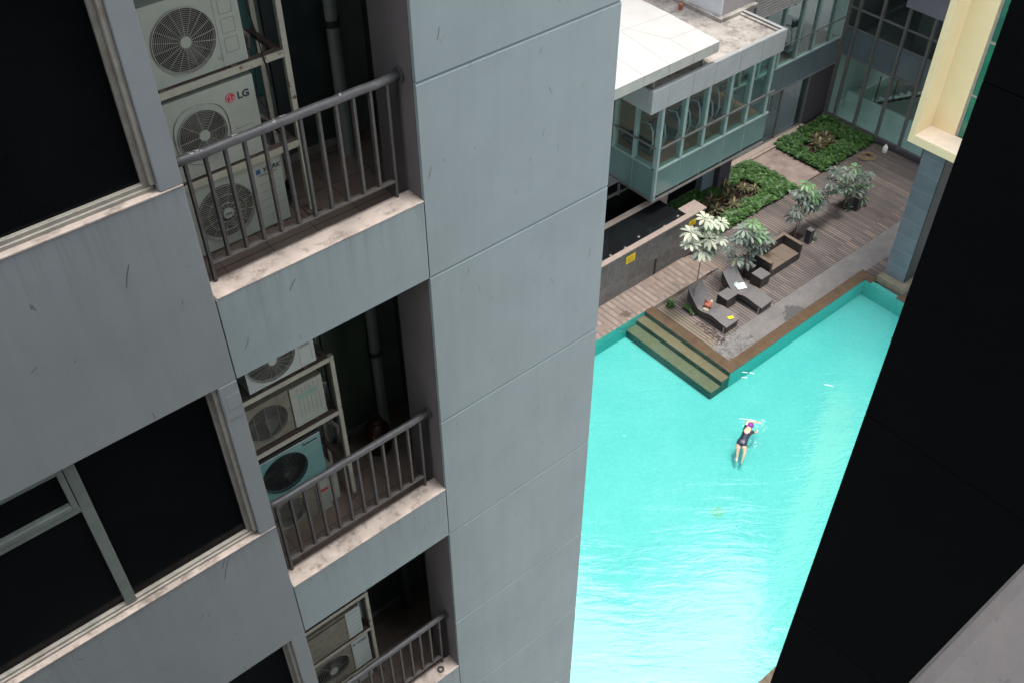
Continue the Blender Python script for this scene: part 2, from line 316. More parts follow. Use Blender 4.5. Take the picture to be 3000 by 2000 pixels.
MT['soil'] = pmat('dark_brown_soil', (.055, .027, .018), (.025, .014, .011), 9, 1, bmp=.8, bscale=60, dirt=(.10, .035, .02), dscale=14, dlo=.6, dhi=.75)
def leafmat(name, c, c2, rough=.45, tl=.25):
    m, n, l, p = newmat(name); p.inputs['Roughness'].default_value = rough; p.inputs['Specular IOR Level'].default_value = .4
    g = n.new('ShaderNodeNewGeometry')
    x = ramp(n, l, g.outputs['Random Per Island'], [(0, c2), (.55, c), (.93, tuple(min(1, v * 1.25) for v in c)), (1, (min(1, c[0] * 1.9), c[1] * 1.6, c[2] * 1.3))])
    l.new(x, p.inputs['Base Color'])
    return m
MT['leaf_pale'] = leafmat('pale_grey_green_leaf', (.33, .355, .27), (.20, .225, .17), .6)
MT['leaf_mid'] = leafmat('grey_green_leaf', (.135, .17, .135), (.065, .09, .07), .5)
MT['leaf_bright'] = leafmat('bright_green_leaf', (.10, .20, .085), (.045, .10, .05), .45)
MT['leaf_grey'] = leafmat('dull_grey_green_leaf', (.075, .105, .088), (.04, .06, .05), .45)
MT['ivy'] = leafmat('glossy_ground_ivy', (.040, .098, .020), (.012, .038, .010), .55)
MT['ivy_base'] = pmat('dark_green_litter', (.010, .022, .007), None, 20, 1)
MT['croton'] = leafmat('yellow_brown_croton_leaf', (.115, .105, .05), (.035, .038, .022), .6)
MT['bark'] = pmat('pale_thin_bark', (.20, .155, .115), (.13, .10, .075), 12, .9, bmp=.3)
def wickermat(name, c, c2):
    m, n, l, p = newmat(name); p.inputs['Roughness'].default_value = .38; p.inputs['Specular IOR Level'].default_value = .6
    co = objco(n, l); t = n.new('ShaderNodeTexChecker'); t.inputs['Scale'].default_value = 26
    mp = n.new('ShaderNodeMapping'); mp.inputs['Rotation'].default_value = (0, 0, 0); l.new(co, mp.inputs[0]); l.new(mp.outputs[0], t.inputs[0])
    t.inputs[1].default_value = (*c, 1); t.inputs[2].default_value = (*c2, 1)
    l.new(mixc(n, l, .4, t.outputs[0], ramp(n, l, noise(n, l, co, 3, 3), [(.3, .8), (.7, 1.15)]), 'MULTIPLY'), p.inputs['Base Color'])
    bump(n, l, p, t.outputs[1], .5, .004); return m
MT['wicker'] = wickermat('sheen_top_wicker', (.15, .14, .138), (.095, .088, .087))  # top faces, lightened to paint in their sheen
MT['wicker_shaded'] = wickermat('shaded_side_wicker', (.028, .023, .023), (.018, .015, .015))  # same wicker darkened, shade of the upright faces painted in
MT['cushion'] = pmat('brown_seat_mat', (.15, .115, .085), (.12, .09, .068), 6, .8)
MT['skin'] = pmat('wet_skin', (.72, .40, .27), (.62, .33, .22), 8, .4)
MT['suit'] = pmat('dark_navy_swimsuit', (.012, .02, .045), (.006, .01, .022), 12, .4, dirt=(.25, .25, .3), dscale=26, dlo=.64, dhi=.68)
MT['cap'] = pmat('purple_swim_cap', (.20, .02, .25), (.10, .01, .17), 30, .35)
MT['foam'] = pmat('white_foam', (.75, .9, .88), None, 9, .3)
MT['towel'] = pmat('white_towel', (.80, .83, .85), (.5, .62, .68), 14, .9, bmp=.6, bscale=22)
MT['towel_blue'] = pmat('blue_patterned_towel', (.10, .25, .30), (.5, .55, .55), 30, .9)
MT['bag'] = pmat('terracotta_cloth', (.40, .13, .07), (.22, .05, .035), 12, .7, bmp=.5)
MT['bag_dark'] = pmat('maroon_cloth', (.12, .015, .02), None, 12, .6)
MT['beigecloth'] = pmat('beige_cloth', (.45, .38, .28), (.25, .22, .18), 20, .8)
MT['lemon'] = pmat('lemon_yellow_plastic', (.85, .78, .01), None, 4, .5)
MT['signyellow'] = pmat('warning_yellow', (.72, .50, .01), (.60, .42, .01), 12, .5)
MT['sign_ink'] = pmat('brown_sign_ink', (.30, .16, .01), None, 12, .6)
MT['goggle'] = pmat('grey_blue_goggle', (.20, .22, .30), None, 12, .2)
MT['rope'] = pmat('brown_rope', (.26, .19, .10), (.15, .105, .055), 30, .9)
MT['jug'] = pmat('white_plastic_jug', (.72, .72, .68), None, 9, .4)
MT['steel'] = pmat('brushed_steel', (.45, .45, .44), None, 9, .3, metal=.8)
MT['blacksteel'] = pmat('gym_black_frame', (.02, .02, .024), None, 9, .4)
MT['silver'] = pmat('gym_silver_frame', (.38, .40, .42), None, 9, .4)
MT['gymgrey'] = pmat('gym_grey_deck', (.10, .10, .12), None, 9, .5)
MT['ground'] = pmat('grey_ground', (.16, .15, .14), (.12, .115, .11), 1, .9)
MT['darkglass'] = pmat('unseen_tower_dark', (.035, .04, .045), None, 1, .5)  # for unseen blocks, kept dark so the pool mirrors less brightness
MT['bounce_plaza'] = pmat('bounce_light_paving', (.42, .39, .36), (.34, .31, .29), 1.5, .8)
MT['grate'] = pmat('pale_drain_grate', (.20, .60, .52), None, 9, .5)
MT['grate_line'] = pmat('drain_slots', (.42, .52, .32), None, 9, .5)
MT['fadedtile'] = pmat('pale_fitting', (.5, .75, .55), None, 9, .5)
MT['deadleaf'] = pmat('dead_brown_leaf', (.06, .035, .028), (.035, .02, .018), 9, .8)

# ------------------------------------------------------------------ mesh builder
class MB:
    def __init__(s): s.v = []; s.f = []; s.mi = []; s.cur = 0
    def add(s, vs, fs):
        o = len(s.v); s.v += [tuple(a) for a in vs]; s.f += [tuple(i + o for i in q) for q in fs]; s.mi += [s.cur] * len(fs); return s
    def box(s, x0, x1, y0, y1, z0, z1):
        if x0 > x1: x0, x1 = x1, x0
        if y0 > y1: y0, y1 = y1, y0
        if z0 > z1: z0, z1 = z1, z0
        return s.add([(x0, y0, z0), (x1, y0, z0), (x1, y1, z0), (x0, y1, z0), (x0, y0, z1), (x1, y0, z1), (x1, y1, z1), (x0, y1, z1)],
              [(0, 3, 2, 1), (4, 5, 6, 7), (0, 1, 5, 4), (1, 2, 6, 5), (2, 3, 7, 6), (3, 0, 4, 7)])
    def quad(s, a, b, c, d): return s.add([a, b, c, d], [(0, 1, 2, 3)])
    def prism(s, poly, z0, z1):
        n = len(poly); a = sum(poly[i][0] * poly[(i + 1) % n][1] - poly[(i + 1) % n][0] * poly[i][1] for i in range(n))
        if a < 0: poly = poly[::-1]
        return s.add([(x, y, z0) for x, y in poly] + [(x, y, z1) for x, y in poly],
              [tuple(range(n))[::-1], tuple(range(n, 2 * n))] + [(i, (i + 1) % n, n + (i + 1) % n, n + i) for i in range(n)])
    def tube(s, pts, r, n=8, cap=True, flat=1.0):
        pts = [Vector(p) for p in pts]; rs = r if isinstance(r, (list, tuple)) else [r] * len(pts); vs = []; fs = []
        t0 = (pts[1] - pts[0]).normalized(); ref = Vector((0, 0, 1)) if abs(t0.z) < .9 else Vector((1, 0, 0)); u = t0.cross(ref).normalized()
        closed = (pts[0] - pts[-1]).length < 1e-6 and len(pts) > 3
        for i, p in enumerate(pts):
            if closed and i in (0, len(pts) - 1): t = (pts[1] - pts[-2]).normalized()
            elif i == 0: t = t0
            elif i == len(pts) - 1: t = (p - pts[i - 1]).normalized()
            else: t = (pts[i + 1] - pts[i - 1]).normalized()
            u = (u - t * u.dot(t)).normalized(); w_ = t.cross(u)
            for k in range(n):
                a = 2 * math.pi * (k + .5) / n
                vs.append(p + u * math.cos(a) * rs[i] + w_ * math.sin(a) * rs[i] * flat)
        for i in range(len(pts) - 1):
            for k in range(n): a = i * n + k; b = i * n + (k + 1) % n; fs.append((a, b, b + n, a + n))
        if cap and not closed: fs.append(tuple(range(n))[::-1]); fs.append(tuple((len(pts) - 1) * n + k for k in range(n)))
        return s.add(vs, fs)
    def cyl(s, p0, p1, r, n=16): return s.tube([p0, p1], r, n)
    def blob(s, c, r, nu=12, nv=8, amp=0.0):
        vs = []; fs = []
        for j in range(nv + 1):
            th = math.pi * j / nv
            for i in range(nu):
                ph = 2 * math.pi * i / nu; k = 1 + amp * (random.random() - .5)
                vs.append((c[0] + r[0] * k * math.sin(th) * math.cos(ph), c[1] + r[1] * k * math.sin(th) * math.sin(ph), c[2] + r[2] * k * math.cos(th)))
        for j in range(nv):
            for i in range(nu): a = j * nu + i; b = j * nu + (i + 1) % nu; fs.append((a, a + nu, b + nu, b))
        return s.add(vs, fs)
    def build(s, name, mat, parent=None, bevel=0, smooth=False, origin=None):
        me = bpy.data.meshes.new(name)
        org = Vector((0, 0, 0))
        if origin is not None: org = Vector(origin)
        elif parent is not None:
            q = parent
            while q is not None: org = org + q.location; q = q.parent
        me.from_pydata([(a[0] - org.x, a[1] - org.y, a[2] - org.z) for a in s.v], [], s.f)
        mats = mat if isinstance(mat, (list, tuple)) else [mat]
        for m in mats: me.materials.append(MT[m] if isinstance(m, str) else m)
        for p, i in zip(me.polygons, s.mi): p.material_index = i
        me.update()
        o = bpy.data.objects.new(name, me); col.objects.link(o)
        if origin is not None and parent is None: o.location = org
        if parent is not None: o.parent = parent
        if smooth:
            for p in me.polygons: p.use_smooth = True
        if bevel:
            b = o.modifiers.new('bevel', 'BEVEL'); b.width = bevel; b.segments = 2; b.limit_method = 'ANGLE'; b.angle_limit = R_(40); b.harden_normals = False
        return o
def tag(o, label=None, cat=None, group=None, kind=None):
    if label: o['label'] = label
    if cat: o['category'] = cat
    if group: o['group'] = group
    if kind: o['kind'] = kind
    return o
def thing(name, label, cat, loc=(0, 0, 0), rz=0, group=None):
    o = bpy.data.objects.new(name, None); col.objects.link(o); o.location = loc; o.rotation_euler = (0, 0, rz); o.empty_display_size = .1
    return tag(o, label, cat, group)
def BX(name, mat, parent, *b, bevel=0):
    m = MB()
    for q in b: m.box(*q)
    return m.build(name, mat, parent, bevel)
def copy_tree(o, parent=None):
    c = o.copy(); col.objects.link(c); c.parent = parent
    for ch in list(o.children): copy_tree(ch, c)
    return c
def textmesh(name, body, size, loc, mat, parent, depth=.0008, shear=0, bold=0, rot=(R_(90), 0, 0), sx=1.0):
    cu = bpy.data.curves.new(name, 'FONT'); cu.body = body; cu.size = size; cu.extrude = depth; cu.shear = shear; cu.offset = bold
    t = bpy.data.objects.new(name, cu); col.objects.link(t); bpy.context.view_layer.update()
    me = bpy.data.meshes.new_from_object(t.evaluated_get(bpy.context.evaluated_depsgraph_get()))
    bpy.data.objects.remove(t); me.name = name; me.materials.clear(); me.materials.append(MT[mat])
    Mx = Matrix.Translation(Vector(loc)) @ Matrix.Rotation(rot[2], 4, 'Z') @ Matrix.Rotation(rot[0], 4, 'X') @ Matrix.Diagonal((sx, 1, 1, 1))
    org = Vector((0, 0, 0)); q = parent
    while q is not None: org += q.location; q = q.parent
    me.transform(Matrix.Translation(-org) @ Mx)
    o = bpy.data.objects.new(name, me); col.objects.link(o); o.parent = parent; return o

Z0 = -17.95      # deck
ZP = -17.75      # paving, coping
ZW = -17.762     # water

# ================================================================== GROUND & POOL
tag(MB().box(-200, 200, -200, 200, -20.2, -20.0).build('ground', 'ground'), kind='structure')
# pool basin
FL = ZP - .62
pf = MB().prism([(-12, .42), (21.34, .42), (21.34, 7.15), (14.93, 7.15), (14.93, 10.6), (-12, 10.6)], FL - .2, FL)
tag(pf.build('pool_floor', 'pool'), kind='structure')
pw = MB()
pw.box(14.935, 21.34, 7.153, 7.3, FL, ZP - .05)          # under coping far side
pw.box(21.343, 21.5, .42, 7.3, FL, ZP - .05)
pw.box(14.933, 15.1, 7.31, 10.6, FL, ZP - .05)
pw.box(-12, 14.93, 10.592, 10.602, FL, ZP - .012)
pw.box(-12, 21.5, .2, .417, FL, ZP - .05)
tag(pw.build('pool_wall', 'poolwall'), kind='structure')
tag(MB().prism([(-12, .3), (21.42, .3), (21.42, 7.23), (15.0, 7.23), (15.0, 10.6), (-12, 10.6)], FL - .1, ZW).build('pool_water', 'water'), kind='structure')
cp = MB()
cp.box(14.93, 15.28, 7.15, 10.6, ZP - .04, ZP)
cp.box(15.28, 21.7, 7.15, 7.5, ZP - .04, ZP)
cp.box(21.34, 21.7, 6.93, 7.15, ZP - .04, ZP)
cp.box(21.34, 21.6, .42, 6.0, ZP - .04, ZP)
cp.box(-12, 21.6, .02, .42, ZP - .04, ZP)
cp.box(15.101, 15.27, 7.301, 10.6, ZP - .3, ZP - .041); cp.box(15.27, 21.7, 7.301, 7.49, ZP - .3, ZP - .041)
tag(cp.build('pool_coping', 'coping', bevel=.008), kind='structure')
st = MB()
def wavystep(x0, x1, z0, z1, seed):
    rnd = random.Random(seed); st.box(x0, x1, 7.17, 10.595, z0, z1)
wavystep(14.60, 14.932, FL + .001, ZP - .17, 1); wavystep(14.18, 14.598, FL + .001, ZP - .34, 2)
tag(st.build('pool_steps', 'steptile', bevel=.01), kind='structure')
sr = MB(); sr.box(14.594, 14.5985, 7.18, 10.59, FL + .002, ZP - .185); sr.box(14.174, 14.1785, 7.18, 10.59, FL + .002, ZP - .355); sr.box(14.925, 14.9295, 7.18, 10.59, ZP - .168, ZP - .014); sr.box(14.185, 14.59, 7.163, 7.168, FL + .002, ZP - .355); sr.box(14.6, 14.925, 7.163, 7.168, FL + .002, ZP - .185)
tag(sr.build('step_risers', 'step_riser'), kind='structure')
tag(MB().box(-40, 60, -60, .018, ZP - .3, ZP - .004).build('bounce_pavement', 'bounce_plaza'), kind='structure')  # unseen pale paving added to bounce light up at the tower
# floor drain and lamps
dr = thing('floor_drain', 'square slotted drain grate on the turquoise pool floor', 'drain', (11.34, 4.34, FL))
BX('grate_frame', 'grate_line', dr, (11.19, 11.21, 4.2, 4.48, FL, FL + .012), (11.47, 11.49, 4.2, 4.48, FL, FL + .012), (11.21, 11.47, 4.2, 4.22, FL, FL + .012), (11.21, 11.47, 4.46, 4.48, FL, FL + .012))
g = MB()
for i in range(7): g.box(11.225 + i * .035, 11.24 + i * .035, 4.225, 4.455, FL, FL + .010)
g.build('grate_bars', 'grate_line', dr)
for i, (x, y, lb) in enumerate([(11.33, 7.77, 'pale round pool fitting on the floor left of the swimmer'), (13.79, 3.71, 'pale round pool fitting on the floor right of the drain'), (7.78, 3.76, 'pale round pool fitting on the floor amid the glare, lower left')]):
    o = MB().cyl((x, y, FL), (x, y, FL + .015), .05, 16).build('pool_fitting', 'fadedtile', origin=(x, y, FL)); tag(o, lb, 'pool fitting', 'round fittings on the pool floor')

# deck, gravel, paving
tag(MB().box(15.28, 28.75, 8.36, 11.86, Z0 - .1, Z0).build('wooden_deck', 'deck'), kind='structure')
tag(MB().box(15.28, 28.75, 7.5, 8.357, Z0 - .1, Z0 - .004).build('gravel_path', 'gravel'), kind='structure')
tag(MB().box(21.7, 28.75, 6.95, 7.497, Z0 - .1, Z0 - .001).build('deck_margin', 'deck'), kind='structure')
tag(MB().box(18.6, 28.75, 11.863, 14.5, Z0 - .12, Z0 - .01).build('garden_soil', 'soil'), kind='structure')
tag(MB().box(23.88, 25.35, 11.9, 14.15, Z0 - .1, Z0 + .012).build('stone_path', 'path'), kind='structure')
pv = MB(); pv.cur = 0
pv.box(-12, 17.75, 10.603, 11.75, ZP - .3, ZP)
pv.box(17.75, 18.05, 10.62, 11.75, ZP - .3, ZP - .07)
pv.box(18.05, 18.38, 10.64, 11.75, ZP - .3, ZP - .14)
tag(pv.build('tiled_pavement', 'pave'), kind='structure')
rs = MB().box(15.282, 17.75, 10.58, 10.602, ZP - .3, ZP - .012)
tag(rs.build('pavement_riser', 'kerb'), kind='structure')
tag(MB().box(18.6, 27.3, 14.12, 14.36, Z0 - .1, Z0 + .13).build('wall_kerb', 'kerb', bevel=.01), kind='structure')
tag(MB().box(28.48, 28.75, 6.95, 14.12, Z0 - .1, Z0 + .12).build('base_kerb', 'purple_wall', bevel=.01), kind='structure')

# retaining wall with pond
rw = thing('retaining_wall', 'dark slate tiled wall with pale capstone behind the beige paving', 'wall', (15, 11.7, ZP))
WT = -16.13
BX('slate_face', 'slate', rw, (6, 18.52, 11.64, 11.78, ZP + .001, WT - .05))
BX('capstone', 'capstone', rw, (6, 18.56, 11.61, 11.80, WT - .05, WT), (17.80, 18.56, 11.802, 12.15, WT - .05, WT), bevel=.006)
BX('end_pier', 'slate', rw, (17.84, 18.52, 11.783, 12.10, ZP - .15, WT - .053))
BX('slot', 'dark', rw, (16.36, 16.44, 11.628, 11.66, ZP + .002, ZP + .62))
pb = MB().box(6, 17.8, 11.8, 12.95, WT - .5, WT - .10)
tag(pb.build('pond_water', 'pondwater'), kind='structure')
tag(MB().box(6, 18.2, 12.95, 13.15, WT - .5, WT - .06).build('pond_ledge', 'kerb', bevel=.01), kind='structure')
rk = [(14.6, 11.9), (15.2, 11.88), (16.9, 11.87), (15.9, 12.0), (17.6, 11.95)]
for i, (x, y) in enumerate(rk):
    o = MB().blob((x, y, WT - .08), (.045, .035, .03), 8, 6, .3).build('pebble', 'capstone', origin=(x, y, WT - .1))
    tag(o, ['leftmost pale stone in the dark pond, closest to the grey tower', 'second pale stone from the left in the dark pond', 'pale stone in the pond midway along the capstone', 'pale stone standing slightly off the capstone, in the middle of the pond', 'pale stone at the right end of the pond by the wide capstone'][i], 'stone', 'pale stones along the pond edge')
for (x0, x1, z0, z1, lb) in [(15.02, 15.40, -16.62, -16.34, 'yellow warning sign with lines of print on the slate wall, nearer the grey tower'), (17.80, 18.12, -16.56, -16.36, 'yellow warning sign at the far end of the slate wall, half behind pale leaves')]:
    sg = thing('warning_sign', lb, 'sign', ((x0 + x1) / 2, 11.63, z0), 0, 'yellow signs on the slate wall')
    BX('sign_plate', 'signyellow', sg, (x0, x1, 11.625, 11.637, z0, z1))
    t = MB(); rnd = random.Random(int(x0 * 10)); h = (z1 - z0)
    for r in range(5):
        zz = z1 - h * (.22 + r * .145); x = x0 + .03 + rnd.random() * .04; xe = x1 - .03 - rnd.random() * .05
        while x < xe - .02:
            w_ = .02 + rnd.random() * .05; t.box(x, min(x + w_, xe), 11.622, 11.6245, zz - h * .035, zz + h * .035); x += w_ + .012
    t.build('print', 'sign_ink', sg)

# ================================================================== LEFT TOWER
TW = thing('apartment_tower', 'grey blue tower with recessed balconies and dark windows filling the left half', 'building', (0, 0, -20))
KS = range(-2, 7)
core = MB(); core.box(.441, 1.70, .022, 6, -20, 10.5); core.box(.0245, .440, .022, .449, -20, 10.5); core.box(-9, -1.72, .20, 6, -20, 10.5)
face = MB()
for n_ in range(-6, 13):
    zt = -1.5 * n_; zb = zt - 1.5 + .010; t0 = zt - .001
    P_ = [(0, zb), (0, t0 - .013), (.016, t0), (.03, t0), (.03, zb)]
    face.add([(.012, y_, z_) for y_, z_ in P_] + [(1.72, y_, z_) for y_, z_ in P_], [(0, 5, 6, 1), (1, 6, 7, 2), (2, 7, 8, 3), (3, 8, 9, 4), (4, 9, 5, 0), (0, 1, 2, 3, 4), (9, 8, 7, 6, 5)])
face.box(1.70, 1.72, .03, 6, -20, 10.5)
face.cur = 1
rnd = random.Random(3)
def scratch(x, z, L, a, wd=.0022):
    dx, dz = math.cos(a) * L, math.sin(a) * L; k = rnd.uniform(-.25, .25); mx_, mz_ = x + dx * .5 - dz * k * .3, z + dz * .5 + dx * k * .3
    for (ax, az, bx, bz) in ((x, z, mx_, mz_), (mx_, mz_, x + dx, z + dz)):
        nx, nz = -(bz - az), bx - ax; q = math.hypot(nx, nz) or 1; nx, nz = nx / q * wd, nz / q * wd
        face.quad((ax, -.0012, az), (bx, -.0012, bz), (bx + nx, -.0012, bz + nz), (ax + nx, -.0012, az + nz))
for i in range(70): scratch(rnd.uniform(.06, 1.62), -rnd.uniform(-1.2, 9), rnd.uniform(.01, .07), rnd.uniform(.7, 2.1), rnd.uniform(.0012, .003))
face.build('tower_face', ['plaster', 'rubber'], TW)
face = MB()
for i in range(70):
    k = rnd.randint(-1, 2); x = rnd.uniform(-3.6, -.05); lo, hi = (-1.46, -.9) if x > -1.48 else (-1.46, -.1)
    scratch(x, rnd.uniform(lo, hi) - 3 * k, rnd.uniform(.008, .07), rnd.uniform(.5, 2.4), rnd.uniform(.0009, .0024))
for (xa, za, xb, zb) in ((0.202, 0.302, 0.182, 0.228), (1.010, -0.095, 0.989, -0.137), (0.084, -0.611, 0.054, -0.694), (-1.902, -0.366, -1.953, -0.502), (-2.422, -0.358, -2.413, -0.399), (-2.428, -0.349, -2.430, -0.383), (-1.362, -1.228, -1.400, -1.297), (-0.982, -0.963, -1.032, -1.034), (-2.047, -1.427, -2.041, -1.478), (-1.885, -3.05, -1.972, -3.268), (-1.926, -3.06, -1.962, -3.14), (-2.197, -3.487, -2.222, -3.532), (1.045, -0.718, 1.031, -0.768), (1.575, -2.044, 1.556, -2.124), (-2.056, -4.425, -2.047, -4.478), (0.921, -0.910, 0.917, -0.933), (-0.606, -2.715, -0.585, -2.806), (-1.680, -0.744, -1.692, -0.770), (-2.331, -0.801, -2.340, -0.815),):
    L_ = math.hypot(xb - xa, zb - za); scratch(xa, za, L_, math.atan2(zb - za, xb - xa), .0030)
tag(face.build('surface_scratches', 'rubber', TW), kind='stuff')
BX('patched_render', 'plaster_warm', TW, (-1.625, -1.503, -.003, -.0003, -1.80, -1.505), (-1.6, -1.503, -.0045, -.0031, -1.72, -1.60), bevel=.001)
core.build('wall_core', 'groove', TW)
# balcony spandrels, window spandrels, piers
rnd = random.Random(11)
for k in range(-1, 4):
    T = 1.5 - 3 * k; Sz = -.843 - 3 * k; B = T - 3; F = -1.0 - 3 * k; WS = -.03 - 3 * k
    BX('balcony_spandrel', 'plaster_sp', TW, (-1.495, .005, 0, .168, B, Sz - .012), bevel=.004)
    BX('balcony_sill', 'sill', TW, (-1.49, .008, -.002, .170, Sz - .012, Sz), bevel=.004)
    tj = MB().box(-1.5, .42, .17, 1.2, F - .04, F); tj.cur = 1
    for x in (-1.25, -.92, -.59, -.26, .07): tj.box(x - .002, x + .002, .172, 1.198, F, F + .0015)
    for y in (.42, .75, 1.08): tj.box(-1.498, .418, y - .002, y + .002, F + .0002, F + .0017)
    tj.build('balcony_floor', ['tile_floor', 'rubber'], TW)
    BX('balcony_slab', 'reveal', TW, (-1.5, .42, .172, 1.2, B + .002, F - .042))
    BX('window_spandrel', 'plaster_warm', TW, (-9, -1.502, 0, .12, B, WS - .014), bevel=.005)
    BX('window_ledge', 'sill', TW, (-9, -1.502, -.003, .075, WS - .014, WS), bevel=.004)
    BX('window_pier', 'plaster_warm', TW, (-1.632, -1.502, 0, .2, WS + .001, T), bevel=.004)
BX('upper_storeys', 'plaster', TW, (-9, .0, 0, 1.2, 4.5, 10.5)); BX('lower_storeys', 'plaster', TW, (-9, .0, 0, 1.2, -20, -10.5))
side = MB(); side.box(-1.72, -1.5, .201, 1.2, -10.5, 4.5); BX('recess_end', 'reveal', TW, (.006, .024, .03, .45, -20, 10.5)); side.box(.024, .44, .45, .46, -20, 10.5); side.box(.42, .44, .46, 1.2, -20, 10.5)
side.build('recess_side', 'shaded_reveal', TW); BX('recess_back', 'bkwall', TW, (-1.5, .42, 1.2, 1.25, -20, 10.5))
for k in (0, 1, 2):
    F = -1.0 - 3 * k
    # back window and door of each recess
    wn_ = BX('window', 'alu_green', TW, (-1.4, -.36, 1.165, 1.198, -.40 + .55 - 3 * k - .62, -.38 + .55 - 3 * k - .60), (-.40, -.36, 1.165, 1.198, -.3 - 3 * k, 1.45 - 3 * k), (-.86, -.83, 1.165, 1.198, -.3 - 3 * k, 1.45 - 3 * k))
    BX('pane', 'bkglass', wn_, (-1.4, -.40, 1.18, 1.195, -.42 - 3 * k, 1.45 - 3 * k))
    dd = BX('door', 'curtain' if k != 1 else 'boards', TW, (-.33, .12, 1.175, 1.198, F + .05, F + 2.2))
    BX('threshold', 'alu', dd, (-.36, .14, 1.15, 1.197, F + .001, F + .05))
# windows
def window(k, mull):
    T = 1.5 - 3 * k; WS = -.03 - 3 * k
    w0 = MB()
    w0.box(-9, -1.64, .045, .085, WS + .001, WS + .022); w0.box(-9, -1.64, .060, .11, WS + .022, WS + .045)      # two-step bottom rail
    w0.box(-1.662, -1.634, .02, .12, WS + .046, T - .002); w0.box(-1.69, -1.664, .055, .11, WS + .046, T - .03)
    w0.box(-9, -1.664, .055, .11, T - .028, T - .002)
    fr = w0.build('window', 'alu', TW, bevel=.002)
    BX('pane', 'winglass', fr, (-8.9, -1.692, .088, .096, WS + .046, T - .03))
    if mull:
        m = MB(); m.box(-2.62, -2.55, .05, .112, WS + .046, T - .03); m.box(-9, -2.622, .052, .112, T - .45, T - .40)
        m.build('mullion', 'alu_green', fr, bevel=.003)
        c = MB(); c.box(-2.66, -2.626, .045, .10, T - .395, T - .035); c.box(-9, -2.662, .045, .10, T - .395, T - .36); c.box(-9, -2.662, .045, .10, T - .07, T - .035)
        c.build('casement', 'alu_green', fr, bevel=.003)
for k in (-1, 0, 1, 2, 3): window(k, k >= 1)
# railings
def railing(k, label):
    zb = -3 * k; t = thing('balcony_railing', label, 'railing', (-.75, .155, -.84 + zb), 0, 'steel railings of the balconies')
    m = MB(); pts = [(-1.498 + i * (1.496 / 16), .155 + .0015 * math.sin(i * 1.7 + k), zb + .002 * math.sin(i * 2.1)) for i in range(17)]
    m.tube(pts, .029, 14); m.cur = 1
    pm_ = m; rq = random.Random(k + 40)
    for xx in ((-1.36, -1.33, -1.10, -.86, -.80, -.42) if k == 0 else ()):
        for q_ in range(5):
            a_ = R_(rq.uniform(55, 135)); x_ = xx + rq.uniform(-.02, .02); w_ = rq.uniform(.004, .013)
            A_ = [(x_ + w_ * math.cos(u_) * rq.uniform(.6, 1.2), a_ + .30 * math.sin(u_) * rq.uniform(.5, 1)) for u_ in [i_ * 1.047 for i_ in range(6)]]
            pm_.add([(px_, .155 - .0298 * math.cos(pa_), zb + .0298 * math.sin(pa_) + .001) for px_, pa_ in A_], [(0, 1, 2, 3, 4, 5)])
    m.build('handrail', ['rail', 'paint'], t, smooth=True)
    MB().cyl((-.012, .155, zb), (-.001, .155, zb), .05, 16).build('wall_flange', 'bar', t)
    BX('bottom_rail', 'bar', t, (-1.42, -.095, .135, .172, zb - .722, zb - .708), bevel=.002)
    for i in range(12):
        x = -1.415 + i * .1195; lo = zb - (.842 if i in (0, 11) else .708)
        MB().box(x - .0095, x + .0095, .138, .170, lo, zb - .02).build('baluster', 'bar', t, bevel=.0015)
railing(0, 'worn grey steel railing of the highest balcony, in front of three stacked fan units')
railing(1, 'steel railing of the middle balcony, its handrail shining towards the right end')
railing(2, 'steel railing of the lowest balcony, cut off by the bottom of the photo')
railing(-1, 'steel railing of the balcony above the frame')
# drain pipe
dp = thing('drain_pipe', 'dark vertical drain pipe at the back of the balcony recess', 'pipe', (.07, 1.02, -18))
MB().cyl((.07, 1.02, -18), (.07, 1.02, 6), .052, 18).build('pipe', 'pipe', dp, smooth=True)
for z in (.02, -2.98, -5.98): MB().cyl((.07, 1.02, z - .05), (.07, 1.02, z), .060, 18).build('pipe_collar', 'pipe', dp)

# ---------------- racks
def rack(label, k, xr, ztop, bars):
    F = -1.0 - 3 * k; t = thing('unit_rack', label, 'rack', (-1, .75, F), 0, 'steel racks carrying the fan units')
    MB().box(xr - .018, xr + .018, .575, .61, F, ztop).build('post', 'rack', t, bevel=.002)
    MB().box(xr - .018, xr + .014, .925, .955, F, ztop).build('post', 'rack', t, bevel=.002)
    MB().box(-1.49, -1.46, .575, .61, F, ztop).build('post', 'rack', t, bevel=.002)
    for z in bars:
        m = MB(); m.box(-1.458, xr - .02, .575, .580, z - .045, z); m.cur = 1; m.box(-1.458, xr - .02, .5805, .63, z - .004, z - .0002)
        m.box(-1.458, xr - .02, .90, .945, z - .035, z - .001); m.box(xr - .055, xr - .02, .6305, .899, z - .03, z - .003)
        m.build('shelf_frame', ['rack', 'rack_top'], t)
    MB().box(xr - .05, xr + .05, .54, .65, F + .0005, F + .012).build('foot_plate', 'rack_top', t)
rack('cream steel rack of the highest balcony, its front post crossing behind the handrail', 0, -.50, 1.30, (.172, -.445))
rack('cream steel rack of the middle balcony holding four fan units', 1, -.555, -2.33, (-2.33, -2.925, -3.555))
rack('cream steel rack of the lowest balcony with a wide top plate', 2, -.625, -5.50, (-5.50, -6.11, -6.72))

